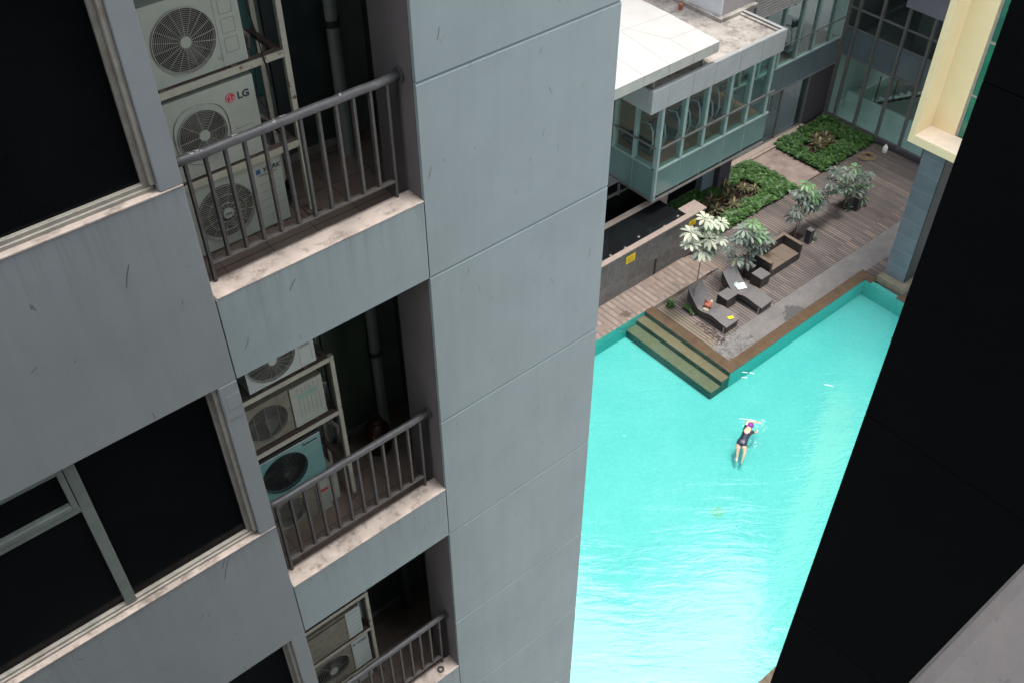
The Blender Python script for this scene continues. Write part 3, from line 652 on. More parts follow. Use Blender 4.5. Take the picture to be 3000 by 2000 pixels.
# ---------------- air conditioners
def holed_plate(m, x0, x1, z0, z1, cx, cz, r, y, n=56, ry=None):
    ry = ry or r
    ang = sorted(set([2 * math.pi * i / n for i in range(n)] + [math.atan2(zc - cz, xc - cx) % (2 * math.pi) for xc in (x0, x1) for zc in (z0, z1)]))
    vs = []; fs = []
    for a in ang:
        c, s_ = math.cos(a), math.sin(a)
        t = min(((x1 - cx) / c if c > 1e-9 else (x0 - cx) / c if c < -1e-9 else 1e9), ((z1 - cz) / s_ if s_ > 1e-9 else (z0 - cz) / s_ if s_ < -1e-9 else 1e9))
        vs += [(cx + c * r, y, cz + s_ * ry), (cx + c * t, y, cz + s_ * t), (cx + c * (r - .004), y + .02, cz + s_ * (ry - .004))]
    N = len(ang)
    for i in range(N):
        j = (i + 1) % N; fs.append((3 * i, 3 * i + 1, 3 * j + 1, 3 * j)); fs.append((3 * i, 3 * j, 3 * j + 2, 3 * i + 2))
    m.add(vs, fs)
def ac(label, x0, x1, z0, z1, fan, style, y=.59, casing='casing', gm='grille', rings=13, spokes=12, hub=.028, hubm=None, depth=.28, group='fan units stacked on the balcony racks', swirl=0, hubtext=None, ry=None):
    t = thing('outdoor_unit', label, 'air conditioner', ((x0 + x1) / 2, y + depth / 2, z0), 0, group)
    cx, cz, r = fan; ry = ry or r
    m = MB(); holed_plate(m, x0, x1, z0, z1, cx, cz, r, y, ry=ry)
    m.add([(x0, y, z0), (x1, y, z0), (x1, y + depth, z0), (x0, y + depth, z0), (x0, y, z1), (x1, y, z1), (x1, y + depth, z1), (x0, y + depth, z1)],
          [(0, 3, 2, 1), (4, 5, 6, 7), (1, 2, 6, 5), (2, 3, 7, 6), (3, 0, 4, 7)])
    m.build('casing', casing, t)
    # cavity with blades
    c = MB(); n = 32; vs = [(cx + math.cos(2 * math.pi * i / n) * (r + .002), y + .012, cz + math.sin(2 * math.pi * i / n) * (ry + .002)) for i in range(n)]
    vs += [(a, y + .09, b) for a, _, b in vs]; c.add(vs, [tuple(range(n, 2 * n))] + [(i, (i + 1) % n, n + (i + 1) % n, n + i) for i in range(n)])
    c.build('fan_cavity', 'dark', t)
    b = MB()
    for q in range(3):
        a0 = q * 2.094 + .5; P = []
        for s_ in range(6):
            aa = a0 + s_ * .16; P.append(((cx + math.cos(aa) * .03, y + .05 + s_ * .004, cz + math.sin(aa) * .03), (cx + math.cos(aa + .2) * (min(r, ry) - .01), y + .04 + s_ * .007, cz + math.sin(aa + .2) * (min(r, ry) - .01))))
        for s_ in range(5): b.quad(P[s_][0], P[s_][1], P[s_ + 1][1], P[s_ + 1][0])
    b.build('fan_blades', 'blade', t)
    g = MB(); yg = y - .006
    if style in ('ring', 'swirl'):
        for i in range(rings):
            f = (i + 1) / rings; rr = hub + (r - hub) * f; rz = hub + (ry - hub) * f; dome = .012 * (1 - f * f)
            g.tube([(cx + rr * math.cos(2 * math.pi * q / 40), yg - dome, cz + rz * math.sin(2 * math.pi * q / 40)) for q in range(41)], .0014 if i < rings - 1 else .0035, 4)
        for q in range(spokes):
            a = 2 * math.pi * q / spokes + .1
            g.tube([(cx + (hub + (r - hub) * u) * math.cos(a + swirl * u), yg - .012 * (1 - u * u) - .002, cz + (hub + (ry - hub) * u) * math.sin(a + swirl * u)) for u in (0, .25, .5, .75, 1)], .0017, 4)
    if style == 'slat':
        nn = int(2 * ry / .0125)
        for i in range(1, nn):
            zz = -ry + i * 2 * ry / nn; hw = r * math.sqrt(max(0, 1 - (zz / ry) ** 2)); g.tube([(cx - hw, yg, cz + zz), (cx + hw, yg, cz + zz)], .0016, 4)
        for f in (.35, .65, .99): g.tube([(cx + r * f * math.cos(2 * math.pi * q / 40), yg - .004, cz + ry * f * math.sin(2 * math.pi * q / 40)) for q in range(41)], .0022, 4)
        for q in range(6):
            a = math.pi * q / 6 + .3; g.tube([(cx - r * math.cos(a), yg - .003, cz - ry * math.sin(a)), (cx + r * math.cos(a), yg - .003, cz + ry * math.sin(a))], .0016, 4)
    if style == 'mesh':
        nn = int(2 * ry / .0085)
        for i in range(1, nn):
            zz = -ry + i * 2 * ry / nn; hw = r * math.sqrt(max(0, 1 - (zz / ry) ** 2)); g.tube([(cx - hw, yg + .004, cz + zz), (cx + hw, yg + .004, cz + zz)], .0007, 4)
        for xx in (-.1, 0, .1): hh = ry * math.sqrt(1 - (xx / r) ** 2); g.tube([(cx + xx, yg, cz - hh), (cx + xx, yg, cz + hh)], .0018, 4)
    g.build('fan_grille', gm, t)
    if style != 'mesh':
        MB().cyl((cx, yg - .017, cz), (cx, yg - .006, cz), hub + .003, 24).build('hub', hubm or casing, t)
    for xx in (x0 + .1, x1 - .12):
        MB().box(xx, xx + .04, y - .012, y + .03, z0 - .013, z0 - .001).build('foot', 'steel' if k_new else 'rack_top', t)
    return t
k_new = False
def pline(t, name, y, *segs, wd=.0012, mat='line'):
    m = MB()
    for (xa, za, xb, zb_) in segs:
        if abs(xa - xb) > abs(za - zb_): m.box(xa, xb, y - .0008, y - .0001, za - wd, za + wd)
        else: m.box(xa - wd, xa + wd, y - .0008, y - .0001, za, zb_)
    return m.build(name, mat, t)
G1 = 'fan units of the highest balcony'
u = ac('large white fan unit with a wide ring grille, topmost of the highest balcony stack', -1.40, -.738, .185, .66, (-1.09, .41, .188), 'ring', rings=15, spokes=18, hub=.03)
textmesh('brand_lettering', 'SHARP', .062, (-.93, .5885, .605), 'red_print', u, bold=.002, sx=1.15)
pline(u, 'pressed_panel', .59, *[s_ for zz in (.49, .375, .26) for s_ in ((-.86, zz, -.78, zz), (-.86, zz + .085, -.78, zz + .085), (-.86, zz, -.86, zz + .085), (-.78, zz, -.78, zz + .085))], (-.89, .21, -.89, .60), (-.89, .60, -.755, .60))
u = ac('white fan unit with a round red emblem, second from the top on the highest balcony', -1.40, -.738, -.43, .09, (-1.11, -.17, .155), 'ring', rings=13, spokes=8, hub=.031)
rim = MB()
pts = []
for q in range(49):
    a = 2 * math.pi * q / 48; rr = .178 if math.sin(a) > -.3 else .17; c_, s_ = math.cos(a), math.sin(a); kx = .175; kz = .185
    pts.append((-1.11 + kx * (abs(c_) ** .8) * (1 if c_ > 0 else -1), .585, -.165 + kz * (abs(s_) ** .8) * (1 if s_ > 0 else -1)))
rim.tube(pts, .003, 5); rim.build('grille_rim', 'grille', u)
em = MB().cyl((-.90, .5885, -.012), (-.90, .5898, -.012), .030, 32).build('round_emblem', 'red_print', u)
er = MB(); er.tube([(-.90 + .0235 * math.cos(a), .5878, -.012 + .0235 * math.sin(a)) for a in [R_(75 + 285 * i / 24) for i in range(25)]], .0013, 4)
er.box(-.9005, -.898, .5874, .5884, -.026, .004); er.box(-.9005, -.891, .5874, .5884, -.028, -.0255); er.box(-.889, -.8765, .5874, .5884, -.0135, -.011); er.cyl((-.9115, .5884, .0), (-.9115, .5872, .0), .0028, 10)
er.build('emblem_face', 'white_print', em)
textmesh('brand_lettering', 'LG', .062, (-.855, .5885, -.035), 'navy_print', u, bold=.0022, sx=1.05)
pline(u, 'pressed_panel', .59, (-.90, -.22, -.78, -.22), (-.90, -.2, -.9, -.22))
u = ac('white fan unit with blue square emblem, lowest of the highest balcony behind the balusters', -1.42, -.66, -.985, -.495, (-1.08, -.745, .195), 'slat', hub=.032)
textmesh('brand_lettering', 'YORK', .045, (-.795, .5885, -.577), 'navy_print', u, bold=.0012, shear=.2, sx=1.05)
BX('square_emblem', 'blue_print', u, (-.838, -.808, .5888, .5899, -.580, -.548))
textmesh('small_lettering', 'BY JOHNSON CONTROLS', .011, (-.825, .5885, -.598), 'navy_print', u)
textmesh('hub_lettering', 'YORK', .018, (-1.105, .5655, -.752), 'navy_print', u, shear=.2)
pline(u, 'pressed_panel', .59, (-.862, -.97, -.862, -.51), *[(-.84, -.66 - .06 * i, -.69, -.66 - .06 * i) for i in range(5)])
# middle balcony
u = ac('white fan unit with its lower half showing under the spandrel, topmost of the middle balcony', -1.235, -.672, -2.305, -1.80, (-1.02, -2.085, .192), 'ring', casing='casing_white', rings=15, spokes=20, hub=.03)
st_ = BX('sticker', 'casing', u, (-.79, -.705, .5885, .5898, -2.115, -2.035)); pline(st_, 'sticker_border', .5885, (-.79, -2.115, -.705, -2.115), (-.79, -2.036, -.705, -2.036), (-.79, -2.115, -.79, -2.036), (-.705, -2.115, -.705, -2.036))
textmesh('sticker_lettering', 'ECO', .026, (-.776, .5878, -2.10), 'navy_print', st_)
pline(u, 'pressed_panel', .59, (-.80, -2.29, -.80, -1.85), (-.70, -2.27, -.70, -2.13))
u = ac('beige fan unit with fine mesh and green strip label, second on the middle balcony', -1.43, -.662, -2.875, -2.445, (-1.16, -2.675, .175), 'mesh', casing='casing_dirty')
BX('front_panel', 'casing', u, (-.945, -.662, .580, .5895, -2.87, -2.448), bevel=.004)
BX('label_strip', 'green_print', u, (-.885, -.715, .5785, .5796, -2.59, -2.545)); textmesh('label_lettering', 'SANYO', .04, (-.86, .5780, -2.583), 'casing', u)
pline(u, 'pressed_panel', .58, *[(-.88 + .035 * i, -2.80, -.88 + .035 * i, -2.60) for i in range(6)], *[(-.88 + .035 * i, -2.535, -.88 + .035 * i, -2.475) for i in range(6)])
k_new = True
u = ac('pale teal fan unit with black top edge and dark spiral grille, in the middle balcony', -1.42, -.765, -3.525, -3.04, (-1.115, -3.285, .20), 'swirl', casing='casing_teal', gm='grille_dark', rings=17, spokes=22, hub=.026, hubm='grille_dark', swirl=.9)
BX('top_cover', 'rubber', u, (-1.42, -.765, .585, .85, -3.04, -3.012)); BX('top_trim', 'white_print', u, (-1.42, -.765, .5835, .5885, -3.046, -3.040))
textmesh('brand_lettering', 'Panasonic', .034, (-.93, .5885, -3.105), 'navy_print', u, bold=.001)
k_new = False
u = ac('beige fan unit with small red label, lowest of the middle balcony stack', -1.43, -.78, -4.0, -3.60, (-1.15, -3.80, .165), 'mesh', casing='casing_dirty')
BX('front_panel', 'casing', u, (-.90, -.78, .580, .5895, -3.995, -3.605), bevel=.003); BX('red_label', 'red_print', u, (-.885, -.79, .5785, .5796, -3.745, -3.715))
pline(u, 'pressed_panel', .58, *[(-.885 + .018 * i, -3.96, -.885 + .018 * i, -3.76) for i in range(6)])
cb = thing('switch_box', 'pale plastic switch box beside the lowest fan unit of the middle balcony', 'box', (-.71, .7, -4.0)); BX('box_body', 'casing', cb, (-.765, -.668, .62, .85, -3.99, -3.62), bevel=.006)
# lowest balcony
u = ac('soiled beige fan unit with blank mesh front and blue line, topmost of the lowest balcony', -1.42, -.722, -6.085, -5.625, (-1.15, -5.86, .17), 'mesh', casing='casing_dirty')
BX('mesh_front', 'casing_dirty', u, (-1.40, -.892, .572, .583, -6.07, -5.655), bevel=.003)
BX('front_panel', 'casing_white', u, (-.885, -.722, .580, .5895, -6.08, -5.63), bevel=.004); pline(u, 'blue_line', .58, (-.865, -5.675, -.745, -5.675), wd=.004, mat='blue_print')
pline(u, 'pressed_panel', .58, *[(-.87, -5.75 - .065 * i, -.74, -5.75 - .065 * i) for i in range(5)])
MB().cyl((-.70, .70, -5.98), (-.70, .70, -5.70), .055, 20).build('compressor_cap', 'casing_white', u, smooth=False)
u = ac('worn fan unit with spiral grille and oval hub badge, second in the lowest balcony', -1.43, -.685, -6.70, -6.165, (-1.125, -6.42, .20), 'ring', casing='casing_dirty', rings=7, spokes=3, hub=.045, hubm='casing')
BX('front_panel', 'casing_white', u, (-.885, -.685, .580, .5895, -6.69, -6.17), bevel=.004)
textmesh('brand_lettering', 'YORK', .045, (-.83, .5785, -6.245), 'navy_print', u, shear=.2, bold=.001); BX('square_emblem', 'blue_print', u, (-.868, -.838, .5785, .5796, -6.243, -6.215))
u = ac('low white fan unit almost hidden under the handrail, bottom of the lowest balcony', -1.42, -.70, -6.995, -6.775, (-1.15, -6.89, .09), 'slat', casing='casing')
# hoses & small things
def tubeobj(name, lab, cat, pts, r, mat, group=None):
    o = MB().tube(pts, r, 8).build(name, mat, origin=pts[0], smooth=True); return tag(o, lab, cat, group)
tubeobj('cable', 'thin dark cable hanging behind the units of the highest balcony', 'cable', [(-.655, .66, .62), (-.66, .65, .45), (-.64, .64, .30), (-.655, .57, .18), (-.64, .565, .06), (-.62, .60, -.04)], .004, 'rubber')
tubeobj('hose', 'wrapped pale hose curving out beside the teal fan unit', 'hose', [(-.76, .72, -3.12), (-.68, .74, -3.10), (-.60, .75, -3.17), (-.52, .78, -3.32), (-.50, .82, -3.55)], .022, 'hose')
tubeobj('hose', 'coiled dark hose on the floor behind the rack post of the highest balcony', 'hose', [(-.6 + .09 * math.cos(a), .80 + .07 * math.sin(a), -.97 + a * .004) for a in [i * .5 for i in range(40)]], .012, 'rubber')
tubeobj('hose', 'short grey hose beside the units of the lowest balcony', 'hose', [(-.72, .75, -6.25), (-.66, .76, -6.32), (-.65, .78, -6.6), (-.68, .8, -6.9)], .015, 'hose')
for (k, xa, za, lb) in ((0, -.72, .30, 'pale insulated pipe pair dropping behind the upper fan unit, highest balcony'), (0, -.70, -.28, 'pale insulated pipe sagging behind the middle fan unit, highest balcony'), (1, -.64, -2.15, 'pale insulated pipe behind the topmost fan unit of the middle balcony'), (1, -.64, -2.70, 'pale insulated pipe behind the beige fan unit of the middle balcony'), (2, -.70, -5.95, 'pale insulated pipe behind the soiled unit of the lowest balcony')):
    tubeobj('insulated_pipe', lb, 'pipe', [(xa - .04, .72, za), (xa + .03, .74, za - .01), (xa + .09, .78, za - .08), (xa + .10, .86, za - .26), (xa + .07, .95, za - .42), (xa + .05, 1.1, za - .5)], .014, 'hose', 'insulated pipes behind the fan units')
    tubeobj('cable', 'thin black cable beside ' + lb.split(' pipe ', 1)[1].split(',')[0].replace('pair ', ''), 'cable', [(xa - .03, .70, za - .06), (xa + .05, .69, za - .12), (xa + .06, .70, za - .28), (xa + .02, .66, za - .40), (xa + .06, .66, za - .5)], .004, 'rubber', 'thin cables behind the fan units')
gc = thing('gas_canister', 'dark red canister in the shaded corner of the middle balcony', 'canister', (-.10, .86, -4.0))
m = MB(); m.tube([(-.10, .86, -4.0 + z) for z in (0, .02, .28, .33, .36)], [.09, .11, .11, .08, .03], 20); m.build('canister_body', 'red_plastic', gc, smooth=True)
MB().tube([(-.10 + .055 * math.cos(R_(a)), .86 + .055 * math.sin(R_(a)), -3.62) for a in range(0, 361, 20)], .008, 6).build('canister_collar', 'red_plastic', gc)
o = MB().tube([(-.17 + .028 * math.cos(R_(a)), .085 + .028 * math.sin(R_(a)), -6.828) for a in range(0, 361, 20)], .009, 8).build('rubber_ring', 'rubber', origin=(-.17, .085, -6.84), smooth=True)
tag(o, 'small black rubber ring lying on the sill of the lowest balcony', 'ring')

# ================================================================== NEAR BUILDING (right)
NB = thing('near_building', 'black painted wall and rough grey window ledge in the right foreground', 'building', (-.14, -4, -20))
bw = MB()
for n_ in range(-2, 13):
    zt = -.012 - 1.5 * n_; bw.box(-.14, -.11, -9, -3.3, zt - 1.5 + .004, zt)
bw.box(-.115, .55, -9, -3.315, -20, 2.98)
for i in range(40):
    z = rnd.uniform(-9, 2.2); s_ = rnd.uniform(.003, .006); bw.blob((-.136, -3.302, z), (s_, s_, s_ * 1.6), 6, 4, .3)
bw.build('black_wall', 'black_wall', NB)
BX('window_ledge', 'ledge', NB, (-9, -.142, -7, -4.426, 2.30, 2.452), bevel=.012)
BX('upper_wall', 'plaster', NB, (-9, -.142, -7, -4.45, 4.4, 9))  # unseen wall above the ledge, added to darken the facade's left side
BX('lower_wall', 'plaster', NB, (-9, -.142, -7, -4.45, -20, 2.298))

# ================================================================== GYM / LOBBY BLOCK
GB = thing('poolside_building', 'low glazed building with projecting glass bay, silver parapet and concrete roof', 'building', (22, 14.35, Z0))
BY = 12.56; BXL = 17.0; BXR = 22.3
bt = MB(); bt.box(BXL + .03, BXR, BY + .03, 19, -15.72, -15.60); bt.build('bay_soffit', 'mullion_grey', GB)
f_ = MB(); f_.box(BXL + .1, 22.24, BY + .22, 14.47, -14.78, -14.70); f_.box(17.1, 28.6, 14.47, 19, -14.80, -14.702); f_.build('gym_floor', 'gymfloor', GB)
BX('gym_back_wall', 'room', GB, (17.0, 28.6, 18.9, 19.0, -15.6, -12.3))
BX('gym_ceiling', 'roomlight', GB, (17.05, 22.2, 12.65, 14.47, -12.355, -12.32), (17.05, 28.6, 14.52, 18.9, -12.40, -12.34))
# front glazing of the bay
xs = [17.06, 18.09, 19.07, 20.12, 21.12, 22.08]
pm = MB(); pm.box(BXL + .02, BXR, BY + .03, BY + .06, -15.66, -14.62); pm.box(BXL + .02, BXL + .05, BY + .061, 18, -15.66, -14.62); pm.cur = 1
for x in (18.14, 19.12, 20.17, 21.18): pm.box(x - .008, x + .008, BY + .015, BY + .03, -15.66, -14.63)
pm.box(BXL + .01, BXL + .02, 13.54, 13.556, -15.66, -14.63); pm.build('spandrel_panel', ['spandrel', 'mullion'], GB)
gl = MB(); gl.box(BXL + .04, BXR - .02, BY + .03, BY + .042, -14.6, -12.36); gl.box(BXL + .03, BXL + .042, BY + .05, 17.9, -14.6, -12.36); gl.box(BXR - .03, BXR - .018, BY + .06, 14.3, -15.6, -12.36); gl.build('bay_glass', 'glass', GB)
for x in xs: MB().box(x - .055, x + .055, BY - .01, BY + .16, -14.56, -12.36).build('mullion', 'mullion', GB)
MB().box(BXL - .01, BXL + .07, BY - .03, BY + .08, -15.70, -12.37).build('corner_post', 'mullion', GB)
for y in (13.55, 14.42, 15.4, 16.4): MB().box(BXL - .008, BXL + .14, y - .05, y + .05, -14.56, -12.36).build('mullion', 'mullion', GB)
m = MB(); m.box(BXL + .072, BXR, BY - .02, BY + .20, -14.62, -14.565); m.box(BXL - .006, BXL + .2, BY + .21, 18, -14.62, -14.565); m.build('inner_sill', 'mullion', GB)
m = MB(); m.box(BXL + .072, BXR + .1, BY - .03, BY + .02, -13.86, -13.80); m.box(BXL - .03, BXL + .02, BY + .085, 18, -13.86, -13.80); m.build('transom', 'mullion_grey', GB)
m = MB(); m.box(BXL - .02, BXR, BY - .02, BY + .03, -15.74, -15.70); m.box(BXL - .02, BXL + .03, BY + .03, 18, -15.74, -15.70); m.build('bottom_trim', 'steel', GB)
# silver parapet
PT = -11.64; PBt = -12.36
m = MB()
jx = [16.4, 17.1, 18.12, 19.1, 20.21, 21.23, 22.34]
for a, b in zip(jx[:-1], jx[1:]): m.box(a + .006, b - .006, 12.47, 12.55, PBt, PT)
m.box(16.412, 16.48, 12.552, 12.66, PBt, PT); m.box(16.412, 16.48, 12.672, 18, PBt, PT)
m.box(22.26, 22.334, 12.552, 15.4, PBt, PT)
m.build('parapet', 'cornice', GB)
BX('parapet_soffit', 'cornice', GB, (16.49, 22.25, 12.56, 18, PBt + .003, PBt + .03))
BX('parapet_inner', 'roofcon', GB, (16.49, 22.10, 12.552, 12.66, PBt + .035, PT - .04), (22.10, 22.255, 12.552, 14.3, PBt + .035, PT - .04))
BX('parapet_cap', 'cornice', GB, (16.42, 22.33, 12.478, 12.60, PT + .0005, PT + .014), (22.20, 22.33, 12.602, 15.4, PT + .0005, PT + .014))
BX('roof', 'roofcon', GB, (16.49, 22.09, 12.662, 24, PBt + .035, PT - .10), (22.092, 22.25, 14.31, 24, PBt + .035, PT - .101))
o = MB().cyl((20.95, 15.67, PT - .1), (20.95, 15.67, PT + .10), .07, 14).build('roof_vent', 'bag', GB); 
# white roof box with louvre
BX('roof_house', 'render_wall', GB, (21.42, 26.5, 14.36, 22, PT - .09, -8)); BX('roof_house_side', 'render_light', GB, (21.36, 21.418, 14.355, 22, PT - .09, -8)); BX('tower_block', 'darkglass', GB, (21.40, 60, 14.38, 22, -7.98, 12))  # tower_block: unseen upper tower, widened to block sky in the pool reflection
BX('roof_kerb', 'roofcon', GB, (21.2, 23.0, 14.18, 14.353, PT - .098, PT + .03), (21.2, 21.355, 14.355, 22, PT - .098, PT + .03), bevel=.01)
lv = BX('louvre', 'louver', GB, (23.05, 23.1, 14.25, 14.358, -12.4, -9), (25.2, 25.25, 14.25, 14.358, -12.4, -9))
m = MB()
for i in range(34):
    z = -12.3 + i * .1; m.add([(23.1, 14.25, z), (25.2, 14.25, z), (25.2, 14.355, z + .075), (23.1, 14.355, z + .075), (23.1, 14.25, z + .012), (25.2, 14.25, z + .012), (25.2, 14.355, z + .087), (23.1, 14.355, z + .087)], [(0, 1, 2, 3), (7, 6, 5, 4), (0, 4, 5, 1)])
m.build('louvre_blades', 'louver', lv)
bt_ = thing('unseen_tower', 'unseen dark tower added behind the concrete roof to block reflected sky', 'building', (12, 24, -20))  # unseen, added to keep sky glare off part of the pool
BX('tower_body', 'darkglass', bt_, (4, 21.3, 22.5, 30, -20, 15)); BX('tower_windows', 'winglass', bt_, *[(5 + i * 2.7, 6.4 + i * 2.7, 22.44, 22.499, -9 + j * 3, -7.4 + j * 3) for i in range(6) for j in range(8)])
# canopy on top
cn = thing('roof_canopy', 'white panelled flat canopy raised above the silver parapet', 'canopy', (17.5, 14, -11.3))
CT = -10.95
m = MB(); m.prism([(10, 12.46), (19.05, 12.46), (19.22, 14.6), (19.3, 20), (10, 20)], CT - .33, CT); m.build('canopy_slab', ['canopy', 'canopy_edge'], cn)
ob = cn.children[0]
for p_ in ob.data.polygons:
    if abs(p_.normal.z) < .5 or p_.normal.z < 0: p_.material_index = 1
jt = MB()
def cj(ax, ay, bx, by):
    d = Vector((bx - ax, by - ay, 0)).normalized() * .006; jt.quad((ax - d.y, ay + d.x, CT + .001), (ax + d.y, ay - d.x, CT + .001), (bx + d.y, by - d.x, CT + .001), (bx - d.y, by + d.x, CT + .001))
cj(15.96, 12.47, 16.08, 13.56); cj(16.97, 12.47, 17.31, 14.77); cj(17.96, 12.47, 18.04, 13.51); cj(18.04, 13.51, 17.56, 14.82); cj(17.31, 14.77, 19.2, 14.6); cj(18.04, 13.51, 19.13, 13.43); cj(16.08, 13.56, 16.3, 16); cj(17.56, 14.82, 17.6, 20)
for x in (15.96, 16.97, 17.96): jt.box(x - .006, x + .006, 12.4575, 12.4595, CT - .33, CT)
jt.build('seam_lines', 'mullion_grey', cn)
for x in (16.55, 18.6): MB().box(x, x + .05, 12.62, 12.70, PT - .04, CT - .33).build('canopy_post', 'steel', cn)
# wall at y = 14.35
WY = 14.35
BX('spandrel_band', 'spandrel_blue', GB, (22.4, 28.62, WY, WY + .05, -15.70, -14.72)); 
BX('band_joints', 'mullion_grey', GB, *[(x - .006, x + .006, WY - .012, WY - .001, -15.69, -14.73) for x in (23.3, 24.35, 25.4, 26.4, 27.4)])
BX('band_trim', 'steel', GB, (22.3, 28.64, WY - .03, WY + .02, -15.745, -15.702))
BX('band_sill', 'mullion', GB, (22.4, 28.62, WY - .02, WY + .15, -14.718, -14.65))
BX('upper_glass', 'glass', GB, (22.4, 28.62, WY + .03, WY + .042, -14.65, -12.4))
for x in (22.9, 23.9, 24.92, 25.95, 26.9, 27.93): MB().box(x - .05, x + .05, WY - .01, WY + .14, -14.65, -12.4).build('mullion', 'mullion', GB)
BX('transom', 'mullion_grey', GB, (22.4, 28.62, WY - .03, WY - .011, -13.91, -13.86))
BX('top_frame', 'cornice', GB, (22.34, 28.62, WY - .02, WY + .16, -12.40, -12.28)); BX('upper_wall', 'render_wall', GB, (26.5, 28.62, WY + .02, 20, -12.28, -8), (22.34, 26.5, WY + .012, 14.3595, -12.28, -11.75))
# ground floor: door glass, purple wall, columns
BX('door_glass', 'glass_lobby', GB, (22.9, 27.15, WY + .03, WY + .042, Z0 + .13, -15.75))
BX('door_frame', 'mullion_grey', GB, (25.60, 25.66, WY, WY + .06, Z0 + .13, -15.75), (27.12, 27.2, WY - .02, WY + .08, Z0 + .13, -15.75), (22.9, 27.12, WY, WY + .06, Z0 + .131, Z0 + .17), (23.0, 23.06, WY, WY + .06, Z0 + .17, -15.75))
BX('ground_wall', 'purple_wall', GB, (27.201, 28.62, WY - .01, WY + .3, Z0, -15.75)); BX('side_pier', 'purple_wall', GB, (22.75, 22.9, WY - .2, WY + .3, Z0, -15.75))
BX('stone_column', 'purple_wall', GB, (21.55, 22.15, 13.55, 14.11, Z0 - .1, -15.75)); BX('dark_column', 'spandrel_blue', GB, (20.9, 21.53, 13.75, 14.3, Z0 - .1, -15.75))
BX('shelf', 'kerb', GB, (22.2, 25.5, 14.0, 14.118, Z0 - .05, Z0 + .1))
BX('lower_glass', 'winglass', GB, (6, 20.9, 14.0, 14.05, WT - 1.6, -15.75)); BX('lower_frame', 'mullion_grey', GB, *[(x, x + .05, 13.93, 13.999, WT - .05, -15.75) for x in (15.2, 16.9, 18.4, 19.7)], (6, 20.9, 13.93, 13.999, WT + .02, WT + .08))
BX('beige_column', 'render_wall', GB, (14.55, 15.15, 12.96, 13.9, WT - .5, -12.4))
BX('lobby_floor', 'gymgrey', GB, (22.9, 28.6, 14.5, 19, Z0, Z0 + .12)); BX('lobby_back', 'room', GB, (22.9, 28.6, 18.5, 18.6, Z0 + .12, -15.8))
BX('curtain', 'render_wall', GB, (26.3, 26.9, 15.2, 15.25, Z0 + .5, -15.8)); 

# treadmills / machines
def treadmill(x, y, z, rz, label, kind='treadmill'):
    t = thing('treadmill', label, 'treadmill', (x, y, z), rz, 'exercise machines behind the glass')
    def b(name, mat, *bx): 
        m = MB(); [m.box(*q) for q in bx]; o = m.build(name, mat, None, bevel=.01); o.parent = t; return o
    b('running_deck', 'gymgrey', (-.26, .26, -.75, .62, .02, .13)); b('belt', 'rubber', (-.19, .19, -.73, .40, .131, .14))
    for s_ in (-1, 1):
        m = MB(); m.tube([(s_ * .27, .55, .1), (s_ * .28, .66, .5), (s_ * .27, .60, .9), (s_ * .25, .46, 1.08), (s_ * .25, .12, 1.02)], .03, 8); o = m.build('upright', 'silver', None, smooth=True); o.parent = t
    b('console', 'blacksteel', (-.22, .22, .46, .56, 1.02, 1.24)); 
    return t
T0 = treadmill(17.85, 13.95, -14.70, R_(180), 'treadmill nearest the bay corner, dim behind green glass')
spots = [(18.95, 13.95, 'treadmill in the middle of the glass bay, second from its corner'), (20.0, 13.9, 'treadmill in the glass bay with black console by a mullion'), (21.1, 14.0, 'treadmill at the far end of the projecting glass bay'), (23.6, 15.3, 'machine behind the set-back upper window next to the parapet corner'), (24.9, 15.3, 'machine in the middle of the set-back upper window'), (26.3, 15.3, 'machine behind the set-back upper window close to the inner corner')]
for x, y, lb in spots:
    c = copy_tree(T0); c.location = (x, y, -14.70); c['label'] = lb; c.rotation_euler.z = R_(180 + 9 * math.sin(x * 5))

# ================================================================== RIGHT CURTAIN WALL
CW = thing('glazed_stair_hall', 'tall curtain wall of grey mullions showing a white staircase inside', 'building', (28.65, 10.5, Z0))
CX = 28.65
ys = [13.84, 12.93, 11.93, 10.93, 9.93, 8.93, 7.93]
for y in ys: MB().box(CX - .09, CX + .05, y - .045, y + .045, Z0 + .1, -8).build('mullion', 'mullion_grey', CW)
BX('mullion', 'mullion_grey', CW, (CX - .04, CX + .05, 14.2, 14.34, Z0 + .1, -8))
gl = MB(); gl.box(CX + .01, CX + .02, 7.0, 14.2, Z0 + .2, -15.33); gl.box(CX + .01, CX + .02, 7.0, 14.2, -14.15, -8); gl.build('curtain_glass', 'glass_lobby', CW)
BX('spandrel_band', 'spandrel_blue', CW, (CX + .005, CX + .05, 7.0, 14.2, -15.26, -14.22))
for za, zb_ in ((-15.31, -15.26), (-14.215, -14.17), (-13.50, -13.44), (Z0 + .125, Z0 + .2), (-12.42, -12.36), (-11, -10.95)): 
    m = MB(); yy = [14.2] + ys
    for a, b in zip(yy[:-1], yy[1:]): m.box(CX - .04, CX + .03, b + .047, a - (.047 if a != 14.2 else 0), za, zb_)
    m.build('transom', 'mullion_grey', CW)
BX('hall_floor', 'lobbywall', CW, (CX + .06, 36, 6, 14.3, Z0, Z0 + .1)); BX('hall_wall', 'lobbywall', CW, (33.5, 33.6, 6, 18, Z0 + .1, -15.3), (CX + .06, 33.5, 14.31, 14.4, Z0 + .1, -15.3)); BX('upper_floor', 'room', CW, (CX + .06, 33.5, 6, 14.3, -15.26, -14.95))
BX('low_wall', 'lobbywall', CW, (29.4, 29.5, 10.4, 14.0, Z0 + .1, Z0 + .9))
m = MB()
for i in range(9): m.box(30.0, 31.2, 13.2 - i * .26, 12.94 - i * .26, Z0 + .5 + i * .17, Z0 + .56 + (i + 1) * .17)
stair = m.build('staircase', 'stairwhite', CW)
